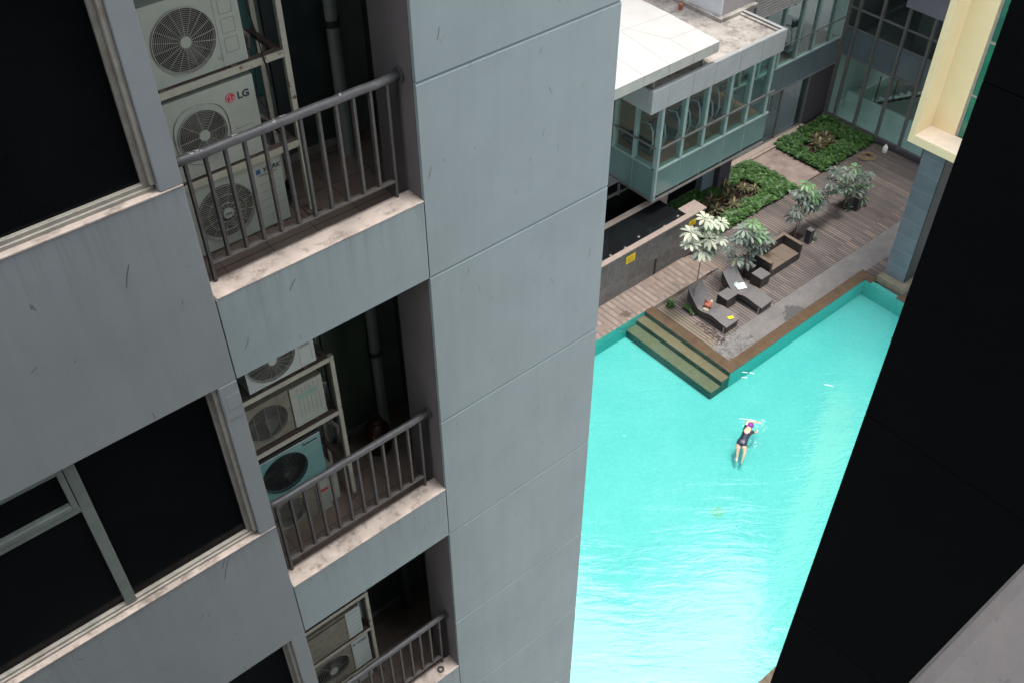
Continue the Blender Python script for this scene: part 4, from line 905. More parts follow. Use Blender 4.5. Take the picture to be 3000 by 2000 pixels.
m = MB(); m.add([(30.0, 13.2, Z0 + .35), (31.2, 13.2, Z0 + .35), (31.2, 10.86, Z0 + 1.9), (30.0, 10.86, Z0 + 1.9), (30.0, 13.2, Z0 + .49), (31.2, 13.2, Z0 + .49), (31.2, 10.86, Z0 + 2.02), (30, 10.86, Z0 + 2.02)], [(0, 1, 2, 3), (0, 4, 7, 3), (4, 5, 6, 7)]); m.build('stair_soffit', 'stairwood', stair)
m = MB()
for i in range(4): m.box(29.97, 29.99, 13.1 - i * .7, 13.06 - i * .7, Z0 + .5 + i * .45, Z0 + 1.7 + i * .45)
m.build('stair_posts', 'blacksteel', stair)
BX('upper_storeys', 'darkglass', CW, (CX + .1, 45, 5.5, 14.3, -7.98, 10)); BX('upper_panel', 'lilac_wall', CW, (CX - .25, CX + .3, 7.0, 12.05, -12.62, -8)); BX('upper_hall', 'room', CW, (29.6, 33, 7, 12.0, -14.9, -12.7), (33.5, 33.6, 6, 18, -15.2, -8), (CX + .06, 33.5, 14.31, 14.4, -15.2, -8))  # upper_storeys here: unseen dark block added to close a reflected sky gap

# ================================================================== YELLOW FRAMED BUILDING
YB = thing('yellow_framed_building', 'building edge with projecting cream yellow window surround above a tiled pillar', 'building', (22, 6.5, Z0))
XF, XB = 21.3, 22.15
YT = 7.0
BX('surround', 'yellow', YB, (XF, XB, 7.0, 7.17, -12.64, YT), (XF, XB, 3, 6.999, -12.64, -12.40), bevel=.004)
BX('surround_sill', 'yellow_sill', YB, (XF + .004, XB, 3, 6.998, -12.3995, -12.38))
BX('surround_back', 'yellow', YB, (XB - .05, XB + .3, 6.27, 6.998, -12.379, YT)); BX('panel_joint', 'yellow_sill', YB, (XB - .052, XB - .0505, 6.27, 6.998, -10.09, -10.075))
BX('green_glazing', 'greenglass', YB, (XB + .03, XB + .06, 3, 6.265, -12.37, YT)); BX('glazing_bars', 'alu', YB, (XB, XB + .029, 3, 6.262, -9.58, -9.52), (XB, XB + .029, 3, 6.262, -11.12, -11.07), (XB - .002, XB + .029, 6.20, 6.266, -12.37, YT))
BX('side_wall', 'yellow', YB, (XB, 27, 7.171, 7.30, -12.62, YT))
BX('bulk', 'room', YB, (XB + .31, 27, -6, 6.99, -12.6, YT))
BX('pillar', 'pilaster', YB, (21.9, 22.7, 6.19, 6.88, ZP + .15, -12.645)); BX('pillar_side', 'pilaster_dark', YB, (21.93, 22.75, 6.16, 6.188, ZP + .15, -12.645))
BX('plinth', 'lime', YB, (21.62, 22.8, 6.0, 6.93, ZP - .1, ZP + .15), bevel=.008)

# ================================================================== GARDEN
def leaf(m, base, d, L, W, droop=.25, lift=.0, mid=.55):
    d = Vector(d).normalized(); side = d.cross(Vector((0, 0, 1)))
    if side.length < .05: side = Vector((1, 0, 0))
    side.normalize(); up = side.cross(d)
    pts = []
    for t_, w_ in ((0, .08), (.28, .62), (mid, 1), (.82, .8), (1, .12)):
        c = Vector(base) + d * L * t_ + Vector((0, 0, -droop * L * t_ * t_)); pts.append((c - side * W * .5 * w_ + up * W * .08 * w_, c, c + side * W * .5 * w_ + up * W * .08 * w_))
    vs = [q for p in pts for q in p]; fs = []
    for i in range(4):
        a = i * 3; fs += [(a, a + 1, a + 4, a + 3), (a + 1, a + 2, a + 5, a + 4)]
    m.add(vs, fs)
def rosette(m, c, R, n=9, tilt=(0, 0, 1), droop=.35, wr=.36):
    tz = Vector(tilt).normalized(); q = tz.to_track_quat('Z', 'Y'); a0 = random.random() * 6.28
    for i in range(n):
        a = a0 + 2 * math.pi * i / n + random.uniform(-.12, .12); el = random.uniform(.0, .3)
        d = q @ Vector((math.cos(a) * math.cos(el), math.sin(a) * math.cos(el), math.sin(el)))
        b = Vector(c) + d * R * .14; leaf(m, b, d, R * random.uniform(.8, 1.02), R * wr * random.uniform(.85, 1.1), droop)
TOCAM = Vector((-.6, -.45, .9))
def tree(label, base, fork, mats, ros, R, low, group='umbrella trees along the deck', extra=1.0, stems=2):
    t = thing('umbrella_tree', label, 'tree', (base[0], base[1], Z0), 0, group)
    tr = MB()
    B = Vector((base[0], base[1], Z0)); Fk = Vector(fork)
    for s_ in range(stems):
        off = Vector((s_ * .12 - .06, s_ * .08, 0)); mid = (B + Fk) * .5 + Vector((random.uniform(-.06, .06), random.uniform(-.05, .05), 0))
        tr.tube([B + off * 1.6, B.lerp(mid, .5) + off, mid + off * .3, Fk], [.028, .023, .02, .017], 8)
    for r_ in ros:
        P = Vector(r_[:3]); mid = Fk.lerp(P, .5) + Vector((random.uniform(-.05, .05), random.uniform(-.05, .05), -.08)); tr.tube([Fk, mid, P - Vector((0, 0, .01))], [.013, .009, .005], 5, cap=False)
    tr.build('trunk', 'bark', t, smooth=True)
    crown = MB()
    for r_ in ros:
        crown.cur = r_[3] if len(r_) > 3 else 0
        rosette(crown, r_[:3], R * random.uniform(.88, 1.12), random.choice((8, 9, 9, 10)), Vector((random.uniform(-.5, .1), random.uniform(-.5, .1), 1.0)), random.uniform(.25, .5))
    for i in range(9):
        r_ = random.choice(ros); crown.cur = r_[3] if len(r_) > 3 else 0
        rosette(crown, Vector(r_[:3]) + Vector((random.uniform(-.22, .22), random.uniform(-.2, .2), random.uniform(-.25, .1))), R * random.uniform(.45, .7), random.choice((6, 7, 8)), Vector((random.uniform(-.7, .5), random.uniform(-.7, .4), 1.0)), random.uniform(.3, .7), .42)
    crown.cur = len(mats) - 1
    C0 = sum((Vector(r_[:3]) for r_ in ros), Vector()) / len(ros)
    for i in range(int(len(ros) * .9 * extra)):
        r_ = random.choice(ros); P = Vector(r_[:3]).lerp(C0, random.uniform(.1, .6)) + Vector((random.uniform(-.2, .2), random.uniform(-.15, .3), random.uniform(-.5, -.15)))
        rosette(crown, P, R * .85, 8, (random.uniform(-.8, .8), random.uniform(-.8, .8), .8), .6)
    crown.build('crown', mats, t)
    if low:
        lo = MB()
        for i in range(10): rosette(lo, (base[0] + random.uniform(-.18, .18), base[1] + random.uniform(-.18, .15), Z0 + random.uniform(.05, .15)), .12, 6, (random.uniform(-.4, .4), random.uniform(-.4, .4), 1), .3, .5)
        lo.build('undergrowth', 'ivy', t)
    pit = MB().box(base[0] - .24, base[0] + .2, base[1] - .2, base[1] + .24, Z0 - .02, Z0 + .006); pit.build('planting_pit', 'soil', t)
    return t
tree('tall umbrella tree with pale grey green leaves leaning over the slate wall', (16.28, 9.85), (16.34, 9.88, -15.85), ['leaf_pale', 'leaf_mid'],
     [(16.28, 9.9, -14.51, 0), (17.12, 9.95, -15.07, 0), (16.48, 9.8, -15.26, 0), (15.75, 9.95, -14.75, 0), (15.69, 9.85, -15.08, 0), (16.22, 9.85, -15.56, 0), (17.0, 9.8, -15.5, 0), (16.70, 9.95, -14.86, 0), (16.8, 10.0, -15.85, 1), (16.85, 10.1, -15.3, 1), (16.1, 10.1, -15.1, 0)], .31, True)
tree('umbrella tree with green leaves between the loungers and the wicker sofa', (18.85, 10.0), (18.86, 10.0, -16.9), ['leaf_mid', 'leaf_bright', 'leaf_grey'],
     [(18.82, 10.0, -15.95, 1), (19.2, 10.0, -16.4, 1), (18.44, 10.0, -16.0, 0), (19.5, 9.95, -16.75, 0), (19.02, 9.9, -16.5, 1), (18.23, 10.0, -16.2, 2), (18.24, 9.95, -17.05, 0), (17.9, 10.05, -16.3, 2), (19.4, 9.95, -17.1, 0), (19.75, 9.9, -16.95, 0), (18.7, 9.9, -17.3, 2), (18.8, 10.05, -16.4, 0)], .29, False)
tree('umbrella tree with fresh green top behind the wicker sofa', (21.67, 10.12), (21.66, 10.12, -16.9), ['leaf_mid', 'leaf_bright', 'leaf_grey'],
     [(21.46, 10.1, -15.75, 1), (21.9, 10.12, -16.15, 1), (22.35, 10.1, -16.55, 0), (21.68, 10.0, -16.55, 0), (21.22, 10.12, -15.97, 0), (22.5, 10.1, -16.95, 0), (21.18, 10.1, -16.85, 2), (21.12, 10.0, -16.55, 0), (22.7, 10.1, -16.8, 2), (21.85, 10.05, -16.3, 1), (22.1, 10.05, -16.5, 1), (21.5, 10.1, -16.1, 0)], .27, False)
tree('rightmost umbrella tree, dark grey green, beside the far lamp bollard', (24.33, 10.08), (24.33, 10.06, -16.95), ['leaf_grey', 'leaf_mid', 'leaf_bright'],
     [(23.02, 10.0, -15.9, 0), (23.69, 10.0, -16.2, 1), (24.16, 10.0, -16.25, 2), (24.95, 10.0, -16.95, 0), (22.8, 10.0, -16.2, 0), (23.69, 9.95, -16.75, 1), (24.5, 9.95, -17.3, 1), (24.85, 9.95, -17.35, 0), (22.95, 10.0, -16.6, 0), (25.2, 10.0, -17.0, 1), (24.55, 10.0, -16.75, 0)], .30, False)
def plant(name, label, cat, x, y, R, mat, n, tiers, group, zb=Z0, up=.6):
    m = MB()
    for t_ in range(tiers):
        for i in range(n):
            a = 2 * math.pi * (i + t_ * .5) / n + random.uniform(-.2, .2); el = up * (.35 + .65 * t_ / max(1, tiers - 1)) + random.uniform(-.1, .2)
            leaf(m, (x + math.cos(a) * .02, y + math.sin(a) * .02, zb + .04 + t_ * .06), (math.cos(a) * math.cos(el), math.sin(a) * math.cos(el), math.sin(el)), R * random.uniform(.75, 1.1), R * .27, .35)
    o = m.build(name, mat, origin=(x, y, zb)); return tag(o, label, cat, group)
plant('small_shrub', 'low grey green shrub at the foot of the second lamp bollard', 'shrub', 21.95, 9.72, .26, 'leaf_mid', 8, 2, None)
plant('small_shrub', 'dull shrub standing between the sofa back and the garden edge', 'shrub', 20.7, 10.75, .30, 'leaf_grey', 9, 3, None)
plant('small_shrub', 'low dark shrub below the rightmost tree', 'shrub', 24.28, 9.9, .2, 'leaf_grey', 8, 2, None)
plant('small_shrub', 'tiny bright green shrub in the deck corner by the pool steps', 'shrub', 15.85, 10.36, .16, 'ivy', 12, 4, None)
# ivy beds
def ivy(name, label, outer, inner, count):
    m = MB(); m.cur = 1
    (x0, x1, y0, y1) = outer; (a0, a1, b0, b1) = inner
    for q in ((x0, a0, y0, y1), (a1, x1, y0, y1), (a0, a1, y0, b0), (a0, a1, b1, y1)): m.box(*q, Z0 - .005, Z0 + .07)
    m.cur = 0; rn = random.Random(len(name) + count)
    n = 0
    while n < count:
        x = rn.uniform(x0 - .06, x1 + .06); y = rn.uniform(y0 - .06, y1 + .06)
        e = .10 * math.sin(x * 7) + .05 * math.sin(y * 13)
        if a0 + .05 + e < x < a1 - .05 + e and b0 + .05 + e < y < b1 - .05 + e: continue
        n += 1; a = rn.uniform(0, 6.28); el = rn.uniform(-.25, .3); L = rn.uniform(.08, .15); z = Z0 + .08 + rn.uniform(-.01, .09) + .03 * math.sin(x * 5 + y * 3)
        d = Vector((math.cos(a) * math.cos(el), math.sin(a) * math.cos(el), math.sin(el))); s_ = Vector((-math.sin(a), math.cos(a), rn.uniform(-.4, .4))).normalized()
        P = Vector((x, y, z)); W = L * .5
        m.add([P, P + d * L * .25 - s_ * W * .8, P + d * L * .65 - s_ * W * .85, P + d * L, P + d * L * .65 + s_ * W * .85, P + d * L * .25 + s_ * W * .8], [(0, 1, 2, 3, 4, 5)])
    o = m.build(name, ['ivy', 'ivy_base']); tag(o, label, 'ground cover', None, 'stuff')
ivy('ground_ivy', 'dense glossy green ground cover framing the far planting bed', (25.42, 28.42, 11.92, 14.08), (25.95, 27.75, 12.62, 13.5), 5200)
ivy('ground_ivy', 'dense glossy green ground cover framing the near planting bed', (19.2, 23.82, 11.92, 13.98), (18.2, 22.9, 12.38, 13.45), 6500)
cro = [(20.6, 12.75, .42), (21.3, 12.55, .40), (21.55, 13.05, .42), (22.3, 12.95, .36), (20.9, 13.25, .36), (19.9, 12.6, .34), (22.55, 12.7, .32), (20.3, 13.3, .38), (19.5, 13.1, .36), (21.9, 13.3, .3)]
CL = ['large yellow brown leaved plant near the left end of the near soil bed', 'star shaped yellow plant in the middle front of the near soil bed', 'yellow brown plant in the very centre of the near soil bed', 'yellow brown plant at the right end of the near bed, by the path', 'dull plant behind the largest yellow plants of the near bed', 'yellow brown plant low in the near bed behind the slate wall end', 'small yellow plant in the right front corner of the near bed', 'dim plant under the glass bay beside the brown column', 'dim plant right behind the pale capstone of the slate wall', 'dark yellow plant at the back right of the near bed, against the ivy']
for i, (x, y, r_) in enumerate(cro):
    plant('croton_plant', CL[i], 'plant', x, y, r_ * .82, 'croton', 9, 3, 'croton plants in the near bed')
for i, (x, y, r_) in enumerate([(26.6, 13.0, .40), (27.0, 12.85, .36), (26.8, 13.3, .34), (27.2, 13.15, .36), (26.4, 12.8, .28)]):
    plant('croton_plant', ['tallest golden leaved plant in the middle of the far soil bed', 'golden plant on the pool side of the far bed cluster', 'golden plant at the back of the far bed cluster', 'golden plant on the right side of the far bed cluster', 'smallest golden plant, at the left of the far bed cluster'][i], 'plant', x, y, r_, 'croton', 9, 3, 'croton plants in the far bed', up=.8)
gl_ = thing('garden_lamp', 'slim garden lamp with small pale head beside the brown column', 'lamp', (21.8, 13.45, Z0)); MB().cyl((21.8, 13.45, Z0), (21.8, 13.45, Z0 + .42), .012, 8).build('stem', 'signyellow', gl_); MB().blob((21.8, 13.45, Z0 + .45), (.05, .05, .04)).build('lamp_head', 'capstone', gl_)

# ================================================================== DECK FURNITURE
def bollard(x, y, label, h=.53):
    t = thing('lamp_bollard', label, 'bollard', (x, y, Z0), 0, 'dark square bollards on the deck')
    BX('bollard_body', 'wicker_shaded', t, (x - .10, x + .10, y - .10, y + .10, Z0, Z0 + h - .02), bevel=.008); BX('bollard_top', 'wicker', t, (x - .105, x + .105, y - .105, y + .105, Z0 + h - .019, Z0 + h))
bollard(24.45, 9.74, 'dark square bollard at the foot of the rightmost tree'); bollard(21.72, 9.66, 'dark square bollard behind the right end of the wicker sofa'); bollard(18.78, 9.70, 'dark square bollard squeezed between side table and sofa arm')
def side_table(x0, x1, y0, y1, label):
    t = thing('side_table', label, 'table', ((x0 + x1) / 2, (y0 + y1) / 2, Z0), 0, 'wicker cube side tables')
    BX('table_body', 'wicker_shaded', t, (x0, x1, y0, y1, Z0, Z0 + .375), bevel=.01); BX('table_top', 'wicker', t, (x0 - .004, x1 + .004, y0 - .004, y1 + .004, Z0 + .376, Z0 + .40), bevel=.004)
side_table(17.04, 17.51, 9.16, 9.56, 'dark wicker cube table between the two loungers'); side_table(18.62, 19.06, 9.13, 9.54, 'dark wicker cube table beside the sofa arm')
sf = thing('wicker_sofa', 'dark wicker daybed sofa with two brown seat mats', 'sofa', (20.0, 9.66, Z0))
BX('base', 'wicker_shaded', sf, (19.18, 20.78, 9.27, 10.05, Z0 + .02, Z0 + .29), bevel=.008)
BX('backrest', 'wicker_shaded', sf, (19.18, 20.78, 9.95, 10.06, Z0 + .291, Z0 + .63), bevel=.006); BX('top_rail', 'cushion', sf, (19.17, 20.79, 9.945, 10.07, Z0 + .631, Z0 + .65))
for x in (19.18, 20.67):
    BX('arm', 'wicker_shaded', sf, (x, x + .11, 9.27, 9.944, Z0 + .291, Z0 + .63), bevel=.006); BX('arm_rail', 'cushion', sf, (x - .01, x + .12, 9.26, 9.943, Z0 + .631, Z0 + .65))
for x0, x1 in ((19.30, 19.975), (19.985, 20.66)): BX('seat_mat', 'cushion', sf, (x0, x1, 9.265, 9.94, Z0 + .291, Z0 + .32), bevel=.01)
def lounger(x, yf, rz, label):
    t = thing('sun_lounger', label, 'sun lounger', (x, yf, Z0), rz, 'curved wicker sun loungers')
    prof = [(0, .28), (.25, .31), (.5, .355), (.68, .36), (.85, .31), (1.0, .285), (1.12, .30), (1.25, .40), (1.4, .57), (1.52, .72), (1.58, .80)]
    W = .31; vs = []; m = MB()
    def smooth(p):
        out = []
        for i in range(len(p) - 1):
            p0 = p[max(0, i - 1)]; p1 = p[i]; p2 = p[i + 1]; p3 = p[min(len(p) - 1, i + 2)]
            for s_ in range(4):
                u = s_ / 4; out.append(tuple(.5 * ((2 * p1[k]) + (-p0[k] + p2[k]) * u + (2 * p0[k] - 5 * p1[k] + 4 * p2[k] - p3[k]) * u * u + (-p0[k] + 3 * p1[k] - 3 * p2[k] + p3[k]) * u ** 3) for k in (0, 1)))
        return out + [p[-1]]
    P = smooth(prof); n = len(P)
    for y, z in P: vs += [(-W, y, z), (W, y, z), (W, y, z - .035), (-W, y, z - .035)]
    fs = [(0, 3, 2, 1), (4 * n - 4, 4 * n - 3, 4 * n - 2, 4 * n - 1)]; 
    for i in range(n - 1):
        a = 4 * i; b = a + 4; fs += [(a, a + 1, b + 1, b), (a + 1, a + 2, b + 2, b + 1), (a + 2, a + 3, b + 3, b + 2), (a + 3, a, b, b + 3)]
    m.add(vs, fs); o = m.build('lounger_surface', 'wicker', None, smooth=False); o.parent = t
    for s_ in (-1, 1):
        q = MB(); vs = []; x0, x1 = (s_ * (W + .004), s_ * (W - .02))
        for y, z in P:
            low = max(z - .17, .0) if y < 1.12 else max(z - .17 - (y - 1.12) * .55, .02)
            if y < .06: low = z - .06
            vs += [(x0, y, z - .006), (x0, y, low), (x1, y, low), (x1, y, z - .036)]
        fs = []
        for i in range(n - 1):
            a = 4 * i; b = a + 4; fs += [(a, b, b + 1, a + 1), (a + 1, b + 1, b + 2, a + 2), (a + 2, b + 2, b + 3, a + 3)]
        q.add(vs, fs); o = q.build('side_panel', 'wicker_shaded', None); o.parent = t
        q = MB(); q.box(s_ * W - .02, s_ * W + .02, .06, .10, 0, .23); o = q.build('leg', 'steel', None); o.parent = t
        q = MB(); q.box(s_ * W - .02, s_ * W + .02, 1.2, 1.24, 0, .22); o = q.build('leg', 'wicker_shaded', None); o.parent = t
    q = MB(); q.box(-W + .02, W - .02, .03, .05, .05, .24); o = q.build('foot_panel', 'wicker_shaded', None); o.parent = t
    return t
lounger(16.50, 8.44, R_(1.5), 'curved wicker lounger with a red cloth bag and yellow tag lying on it')
lounger(17.98, 8.34, R_(3.5), 'curved wicker lounger with a white folded towel, left of the sofa')
# things on loungers
tw = thing('towel', 'folded white towel on the lounger nearer the sofa', 'towel', (17.92, 9.42, Z0 + .3), R_(20))
def loc_mb(parent, name, mat, fn, **k):
    m = MB(); fn(m); o = m.build(name, mat, None, **k); o.parent = parent; return o
def cloth(m, cx, cy, cz, a, b, h, n=12, seed=1, rot=0):
    rn = random.Random(seed); vs = []; fs = []
    for i in range(n + 1):
        for j in range(n + 1):
            u, v = i / n * 2 - 1, j / n * 2 - 1; x = u * a + rn.uniform(-.012, .012); y = v * b + rn.uniform(-.012, .012); e = max(abs(u), abs(v))
            z = h * (1 - e ** 4) + .012 * math.sin(u * 9 + v * 5 + seed) + rn.uniform(-.004, .004)
            vs.append((cx + x * math.cos(rot) - y * math.sin(rot), cy + x * math.sin(rot) + y * math.cos(rot), cz + z))
    for i in range(n):
        for j in range(n): q = i * (n + 1) + j; fs.append((q, q + n + 1, q + n + 2, q + 1))
    m.add(vs, fs)
tw.rotation_euler = (R_(8), 0, R_(-20))
loc_mb(tw, 'folded_towel', 'towel', lambda m: cloth(m, .03, -.03, .04, .16, .12, .06, seed=2), smooth=True)
loc_mb(tw, 'towel_corner', 'towel_blue', lambda m: cloth(m, -.08, .10, .03, .10, .07, .04, seed=5, rot=.6), smooth=True)
bg_ = thing('cloth_bag', 'crumpled red brown cloth bag on the nearer lounger', 'bag', (16.45, 9.42, Z0 + .3))
loc_mb(bg_, 'bag_body', 'bag', lambda m: m.blob((0, 0, .09), (.12, .13, .09), 14, 9, .35))
loc_mb(bg_, 'bag_flap', 'bag_dark', lambda m: m.add([(-.08, .02, .12), (.02, -.04, .16), (-.06, .13, .28), (-.10, .05, .14), (-.02, .06, .15)], [(0, 1, 2), (3, 4, 2), (0, 2, 3), (1, 4, 2)]))
o = MB(); cloth(o, 16.30, 9.36, Z0 + .30, .05, .10, .05, seed=8, rot=.5); tag(o.build('crumpled_cloth', 'beigecloth', origin=(16.3, 9.36, Z0 + .3), smooth=True), 'small pale crumpled cloth left of the red bag', 'cloth')
o = MB(); cloth(o, 16.66, 9.48, Z0 + .33, .09, .05, .05, seed=9, rot=.3); tag(o.build('crumpled_cloth', 'beigecloth', origin=(16.66, 9.48, Z0 + .33), smooth=True), 'pale beige cloth trailing right of the red bag towards the cube table', 'cloth')
m = MB(); 
for q in (-.03, .03): m.tube([(16.43 + q + .025 * math.cos(R_(a)), 9.06 + .02 * math.sin(R_(a)), Z0 + .38) for a in range(0, 361, 30)], .006, 5)
m.tube([(16.40, 9.06, Z0 + .375), (16.38, 9.10, Z0 + .38), (16.45, 9.12, Z0 + .38), (16.49, 9.06, Z0 + .375)], .004, 5)
tag(m.build('swim_goggles', 'goggle', origin=(16.43, 9.06, Z0 + .36)), 'grey blue swimming goggles in the middle of the nearer lounger', 'goggles')
yt = thing('yellow_tag', 'bright yellow plastic tag on the foot end of the nearer lounger', 'tag', (16.60, 8.62, Z0 + .32), R_(-22))
loc_mb(yt, 'tag_plate', 'lemon', lambda m: m.box(-.085, .085, -.055, .055, .0, .012), bevel=.012)
loc_mb(yt, 'tag_ring', 'lemon', lambda m: m.tube([(-.085 + .022 * math.cos(R_(a)), .045 + .022 * math.sin(R_(a)), .01) for a in range(0, 361, 30)], .004, 5))
# rope, jug
m = MB(); pts = []
rn = random.Random(4)
for i in range(150):
    a = i * .33; rr = .13 + .16 * (i / 150) + .025 * math.sin(i * .9); pts.append((27.45 + rr * 1.15 * math.cos(a) + .02 * math.sin(i * .31), 11.42 + rr * math.sin(a), Z0 + .03 + .07 * abs(math.sin(i * .21)) * (1 - i / 200)))
m.tube(pts, .016, 6); tag(m.build('rope_coil', 'rope', origin=(27.45, 11.42, Z0), smooth=True), 'loose coil of brown rope on the deck corner by the ivy', 'rope')
jg = thing('plastic_jug', 'white plastic jug standing against the dark kerb under the curtain wall', 'jug', (28.22, 11.22, Z0))
MB().tube([(28.22, 11.22, Z0 + z) for z in (0, .02, .20, .26, .29)], [.08, .095, .095, .06, .035], 14).build('jug_body', 'jug', jg, smooth=True); MB().cyl((28.22, 11.22, Z0 + .29), (28.22, 11.22, Z0 + .33), .03, 12).build('jug_cap', 'jug', jg)
# dead leaves
m = MB(); rn = random.Random(9)
for i in range(260):
    x = rn.gauss(16.05, .16); y = 9.35 - (x - 15.7) * .0 - rn.random() * 1.1
    x = 15.95 + rn.gauss(0, .10) + .0 * y; 
    a = rn.uniform(0, 6.28); L = rn.uniform(.02, .06); z = Z0 + .004 + rn.random() * .012
    m.add([(x, y, z), (x + L * math.cos(a), y + L * math.sin(a), z + rn.uniform(0, .012)), (x + L * math.cos(a + .9), y + L * math.sin(a + .9), z + .002)], [(0, 1, 2)])
tag(m.build('leaf_litter', 'deadleaf'), 'dark dead leaf scraps scattered on the boards left of the nearer lounger', 'leaf litter', None, 'stuff')

# ================================================================== SWIMMER
def skin_mesh(name, verts, edges, root=0, sub=2):
    me = bpy.data.meshes.new(name); me.from_pydata([v[:3] for v in verts], edges, []); me.update()
    o = bpy.data.objects.new(name, me); col.objects.link(o)
    md = o.modifiers.new('skin', 'SKIN'); md.use_smooth_shade = True
    for i, v in enumerate(verts):
        sv = me.skin_vertices[0].data[i]; sv.radius = (v[3], v[4] if len(v) > 4 else v[3]); sv.use_root = (i == root)
    sb = o.modifiers.new('sub', 'SUBSURF'); sb.levels = sub; sb.render_levels = sub
    bpy.context.view_layer.update()
    me2 = bpy.data.meshes.new_from_object(o.evaluated_get(bpy.context.evaluated_depsgraph_get())); bpy.data.objects.remove(o); me2.name = name
    return me2
# local frame: +Y towards head (body axis), X to body's right, Z up; the swimmer floats face down
def swimmer():
    t = thing('person', 'swimmer in a dark open-backed swimsuit and purple cap doing front crawl', 'person', (13.30, 5.30, ZW))
    t.scale = (.9, .9, .9)
    # world-direction coordinates relative to the pelvis area
    def P(x, y, z): return (x - 13.30, y - 5.30, z)
    V = [P(13.15, 5.215, -.05) + (.105, .085),        # 0 pelvis
         P(13.30, 5.262, -.035) + (.10, .08),        # 1 waist
         P(13.46, 5.325, -.01) + (.115, .085),       # 2 ribs
         P(13.60, 5.385, .005) + (.105, .075),       # 3 chest
         P(13.69, 5.42, .015) + (.048, .045),        # 4 neck
         P(13.77, 5.45, .02) + (.072, .078),         # 5 head
         P(13.83, 5.47, .0) + (.062, .07),           # 6 crown
         P(13.66, 5.52, .02) + (.050,),              # 7 L shoulder (raised)
         P(13.80, 5.575, .09) + (.036,),              # 8 L elbow
         P(13.99, 5.47, .04) + (.027,),              # 9 L forearm
         P(14.08, 5.41, .0) + (.020,),               # 10 L wrist
         P(13.67, 5.27, -.03) + (.048,),             # 11 R shoulder
         P(13.80, 5.20, -.10) + (.034,),             # 12 R elbow
         P(13.93, 5.27, -.15) + (.024,),             # 13 R wrist
         P(13.07, 5.27, -.07) + (.088,),             # 14 L hip
         P(12.96, 5.19, -.16) + (.066,),             # 15 L thigh
         P(12.88, 5.12, -.23) + (.050,),             # 16 L knee
         P(12.79, 5.05, -.30) + (.041,),             # 17 L calf
         P(12.71, 4.98, -.35) + (.026,),             # 18 L ankle
         P(13.14, 5.13, -.07) + (.088,),             # 19 R hip
         P(13.06, 5.02, -.15) + (.066,),             # 20
         P(12.99, 4.95, -.21) + (.050,),             # 21 R knee
         P(12.88, 4.90, -.29) + (.041,),
         P(12.80, 4.86, -.35) + (.026,),
         P(12.66, 4.95, -.38) + (.025, .016),        # 24 L toes
         P(12.74, 4.83, -.39) + (.025, .016)]        # 25 R toes
    V = [tuple(v[:3]) + tuple(r_ * (1.16 if i < 4 or i in (7, 11) else 1.05) for r_ in v[3:]) for i, v in enumerate(V)]
    E = [(0, 1), (1, 2), (2, 3), (3, 4), (4, 5), (5, 6), (3, 7), (7, 8), (8, 9), (9, 10), (3, 11), (11, 12), (12, 13), (0, 14), (14, 15), (15, 16), (16, 17), (17, 18), (0, 19), (19, 20), (20, 21), (21, 22), (22, 23), (18, 24), (23, 25)]
    me = skin_mesh('body', V, E); me.materials.clear(); me.materials.append(MT['skin'])
    b = bpy.data.objects.new('body', me); col.objects.link(b); b.parent = t
    for w_, d in ((V[10], Vector((.75, -.5, -.1))), (V[13], Vector((.7, .6, -.25)))):
        d.normalize(); s_ = d.cross(Vector((0, 0, 1))).normalized(); W0 = Vector(w_[:3])
        hv = [tuple(W0) + (.019, .013), tuple(W0 + d * .035) + (.024, .011), tuple(W0 + d * .06) + (.026, .010)]; he = [(0, 1), (1, 2)]
        for i, (o_, L) in enumerate(((-.021, .045), (-.007, .055), (.007, .06), (.021, .045))):
            base = len(hv); hv.append(tuple(W0 + d * .078 + s_ * o_) + (.0075,)); hv.append(tuple(W0 + d * (.078 + L * .6) + s_ * o_ * 1.25 + Vector((0, 0, -.006))) + (.0065,)); hv.append(tuple(W0 + d * (.078 + L) + s_ * o_ * 1.35 + Vector((0, 0, -.016))) + (.005,))
            he += [(2, base), (base, base + 1), (base + 1, base + 2)]
        base = len(hv); hv.append(tuple(W0 + d * .045 + s_ * .035) + (.008,)); hv.append(tuple(W0 + d * .072 + s_ * .048 + Vector((0, 0, -.008))) + (.006,)); he += [(1, base), (base, base + 1)]
        hm = skin_mesh('hand', hv, he, 0, 1); hm.materials.clear(); hm.materials.append(MT['skin'])
        h = bpy.data.objects.new('hand', hm); col.objects.link(h); h.parent = t
    # swimsuit
    k = 1.09
    SV = [tuple(V[i][:3]) + tuple(r_ * k for r_ in V[i][3:]) for i in (0, 1, 2, 3)] + [tuple(V[7][:3]) + (.064,), tuple(Vector(V[7][:3]).lerp(Vector(V[8][:3]), .45)) + (.048,), tuple(V[11][:3]) + (.063,), tuple(Vector(V[11][:3]).lerp(Vector(V[12][:3]), .6)) + (.047,),
          tuple(V[14][:3]) + (.100,), tuple(Vector(V[14][:3]).lerp(Vector(V[15][:3]), .7)) + (.084,), tuple(V[19][:3]) + (.100,), tuple(Vector(V[19][:3]).lerp(Vector(V[20][:3]), .7)) + (.084,)]
    SE = [(0, 1), (1, 2), (2, 3), (3, 4), (4, 5), (3, 6), (6, 7), (0, 8), (8, 9), (0, 10), (10, 11)]
    sm = skin_mesh('swimsuit', SV, SE); bm = bmesh.new(); bm.from_mesh(sm)
    c0 = Vector(P(13.545, 5.365, 0)); ax = Vector((.92, .39, 0)); ay = Vector((-.39, .92, 0)); dl = []
    for f in bm.faces:
        c = f.calc_center_median()
        if c.z > -.01:
            q = c - c0; 
            if (q.dot(ax) / .135) ** 2 + (q.dot(ay) / .10) ** 2 < 1: dl.append(f)
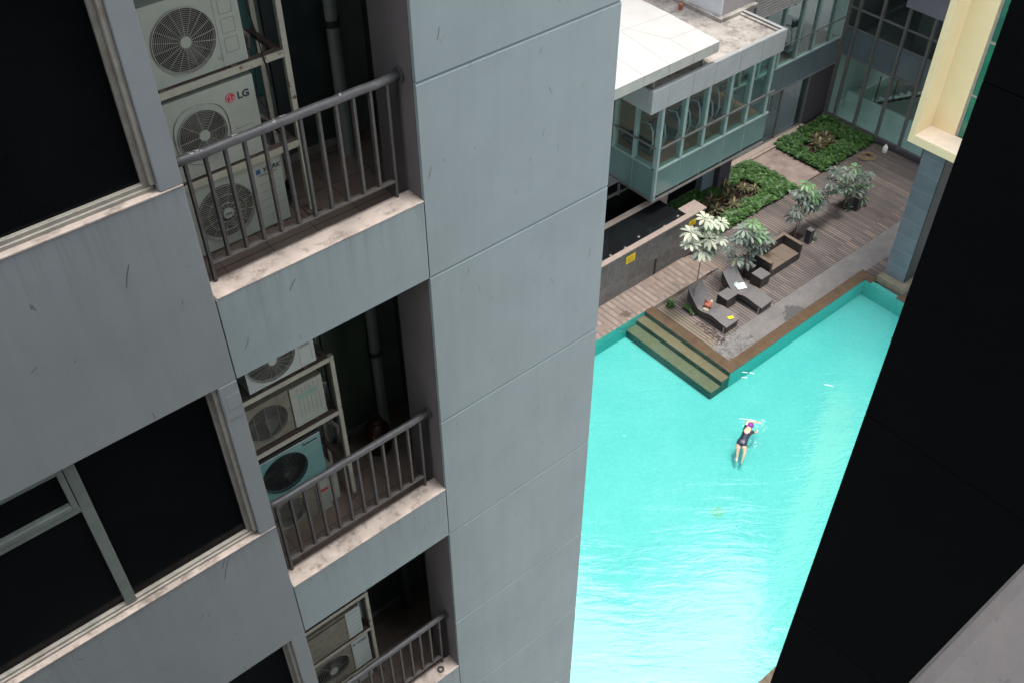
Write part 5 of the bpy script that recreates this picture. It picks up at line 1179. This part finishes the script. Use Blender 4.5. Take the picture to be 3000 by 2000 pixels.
    bmesh.ops.delete(bm, geom=dl, context='FACES'); bm.to_mesh(sm); bm.free(); sm.materials.clear(); sm.materials.append(MT['suit'])
    s_ = bpy.data.objects.new('swimsuit', sm); col.objects.link(s_); s_.parent = t
    m = MB(); random.seed(5); m.blob(P(13.79, 5.455, .035), (.108, .102, .09), 20, 14, .07); o = m.build('swim_cap', 'cap', None, smooth=True); o.parent = t
    t.location = (13.30 + .052, 5.30 + .016, ZW)
    return t
swimmer()
# splashes, wavelets and streaks standing in for reflections
m = MB(); rn = random.Random(12)
def streak(pts, wd):
    for i in range(len(pts) - 1):
        a, b = Vector(pts[i]), Vector(pts[i + 1]); d = (b - a).normalized(); s_ = Vector((-d.y, d.x, 0)); f0 = math.sin(math.pi * (i + .05) / len(pts)) * wd; f1 = math.sin(math.pi * (i + 1.0) / len(pts)) * wd
        m.quad(a - s_ * f0, a + s_ * f0, b + s_ * f1, b - s_ * f1)
zz = ZW + .004
streak([(13.75 + .055 * i, 5.86 - .062 * i + .008 * math.sin(i), zz) for i in range(7)], .012)
for c_, rr, cnt in (((14.12, 5.35), .11, 26), ((13.95, 5.25), .20, 34), ((13.35, 4.95), .16, 26), ((13.7, 5.65), .09, 12), ((12.6, 4.95), .06, 7)):
    for i in range(cnt):
        a = rn.uniform(0, 6.28); q = rr * math.sqrt(rn.random()); x, y = c_[0] + q * math.cos(a), c_[1] + q * math.sin(a); L = rn.uniform(.02, .07); a2 = rn.uniform(-.9, .3)
        streak([(x + L * math.cos(a2) * u, y + L * math.sin(a2) * u, zz + rn.uniform(0, .01)) for u in (0, .33, .66, 1)], rn.uniform(.001, .004))
tag(m.build('water_splash', 'foam'), 'thin white splash lines and wavelets round the swimmer', 'splash', None, 'stuff')
m = MB()  # white streaks painted in for the coping's reflections on the water
for (x, y, L, a) in ((15.2, 6.97, .17, -.75), (15.35, 6.82, .15, -.9), (15.02, 6.84, .2, -.65), (16.6, 5.15, .2, -.9), (16.7, 5.0, .1, -.9)):
    streak([(x + L * math.cos(a) * u, y + L * math.sin(a) * u + .01 * math.sin(u * 6), zz) for u in (0, .2, .4, .6, .8, 1)], .014)
tag(m.build('reflection_streaks', 'foam'), 'short white ripple lines drawn as coping reflections, near the outer pool corner', 'glint', None, 'stuff')
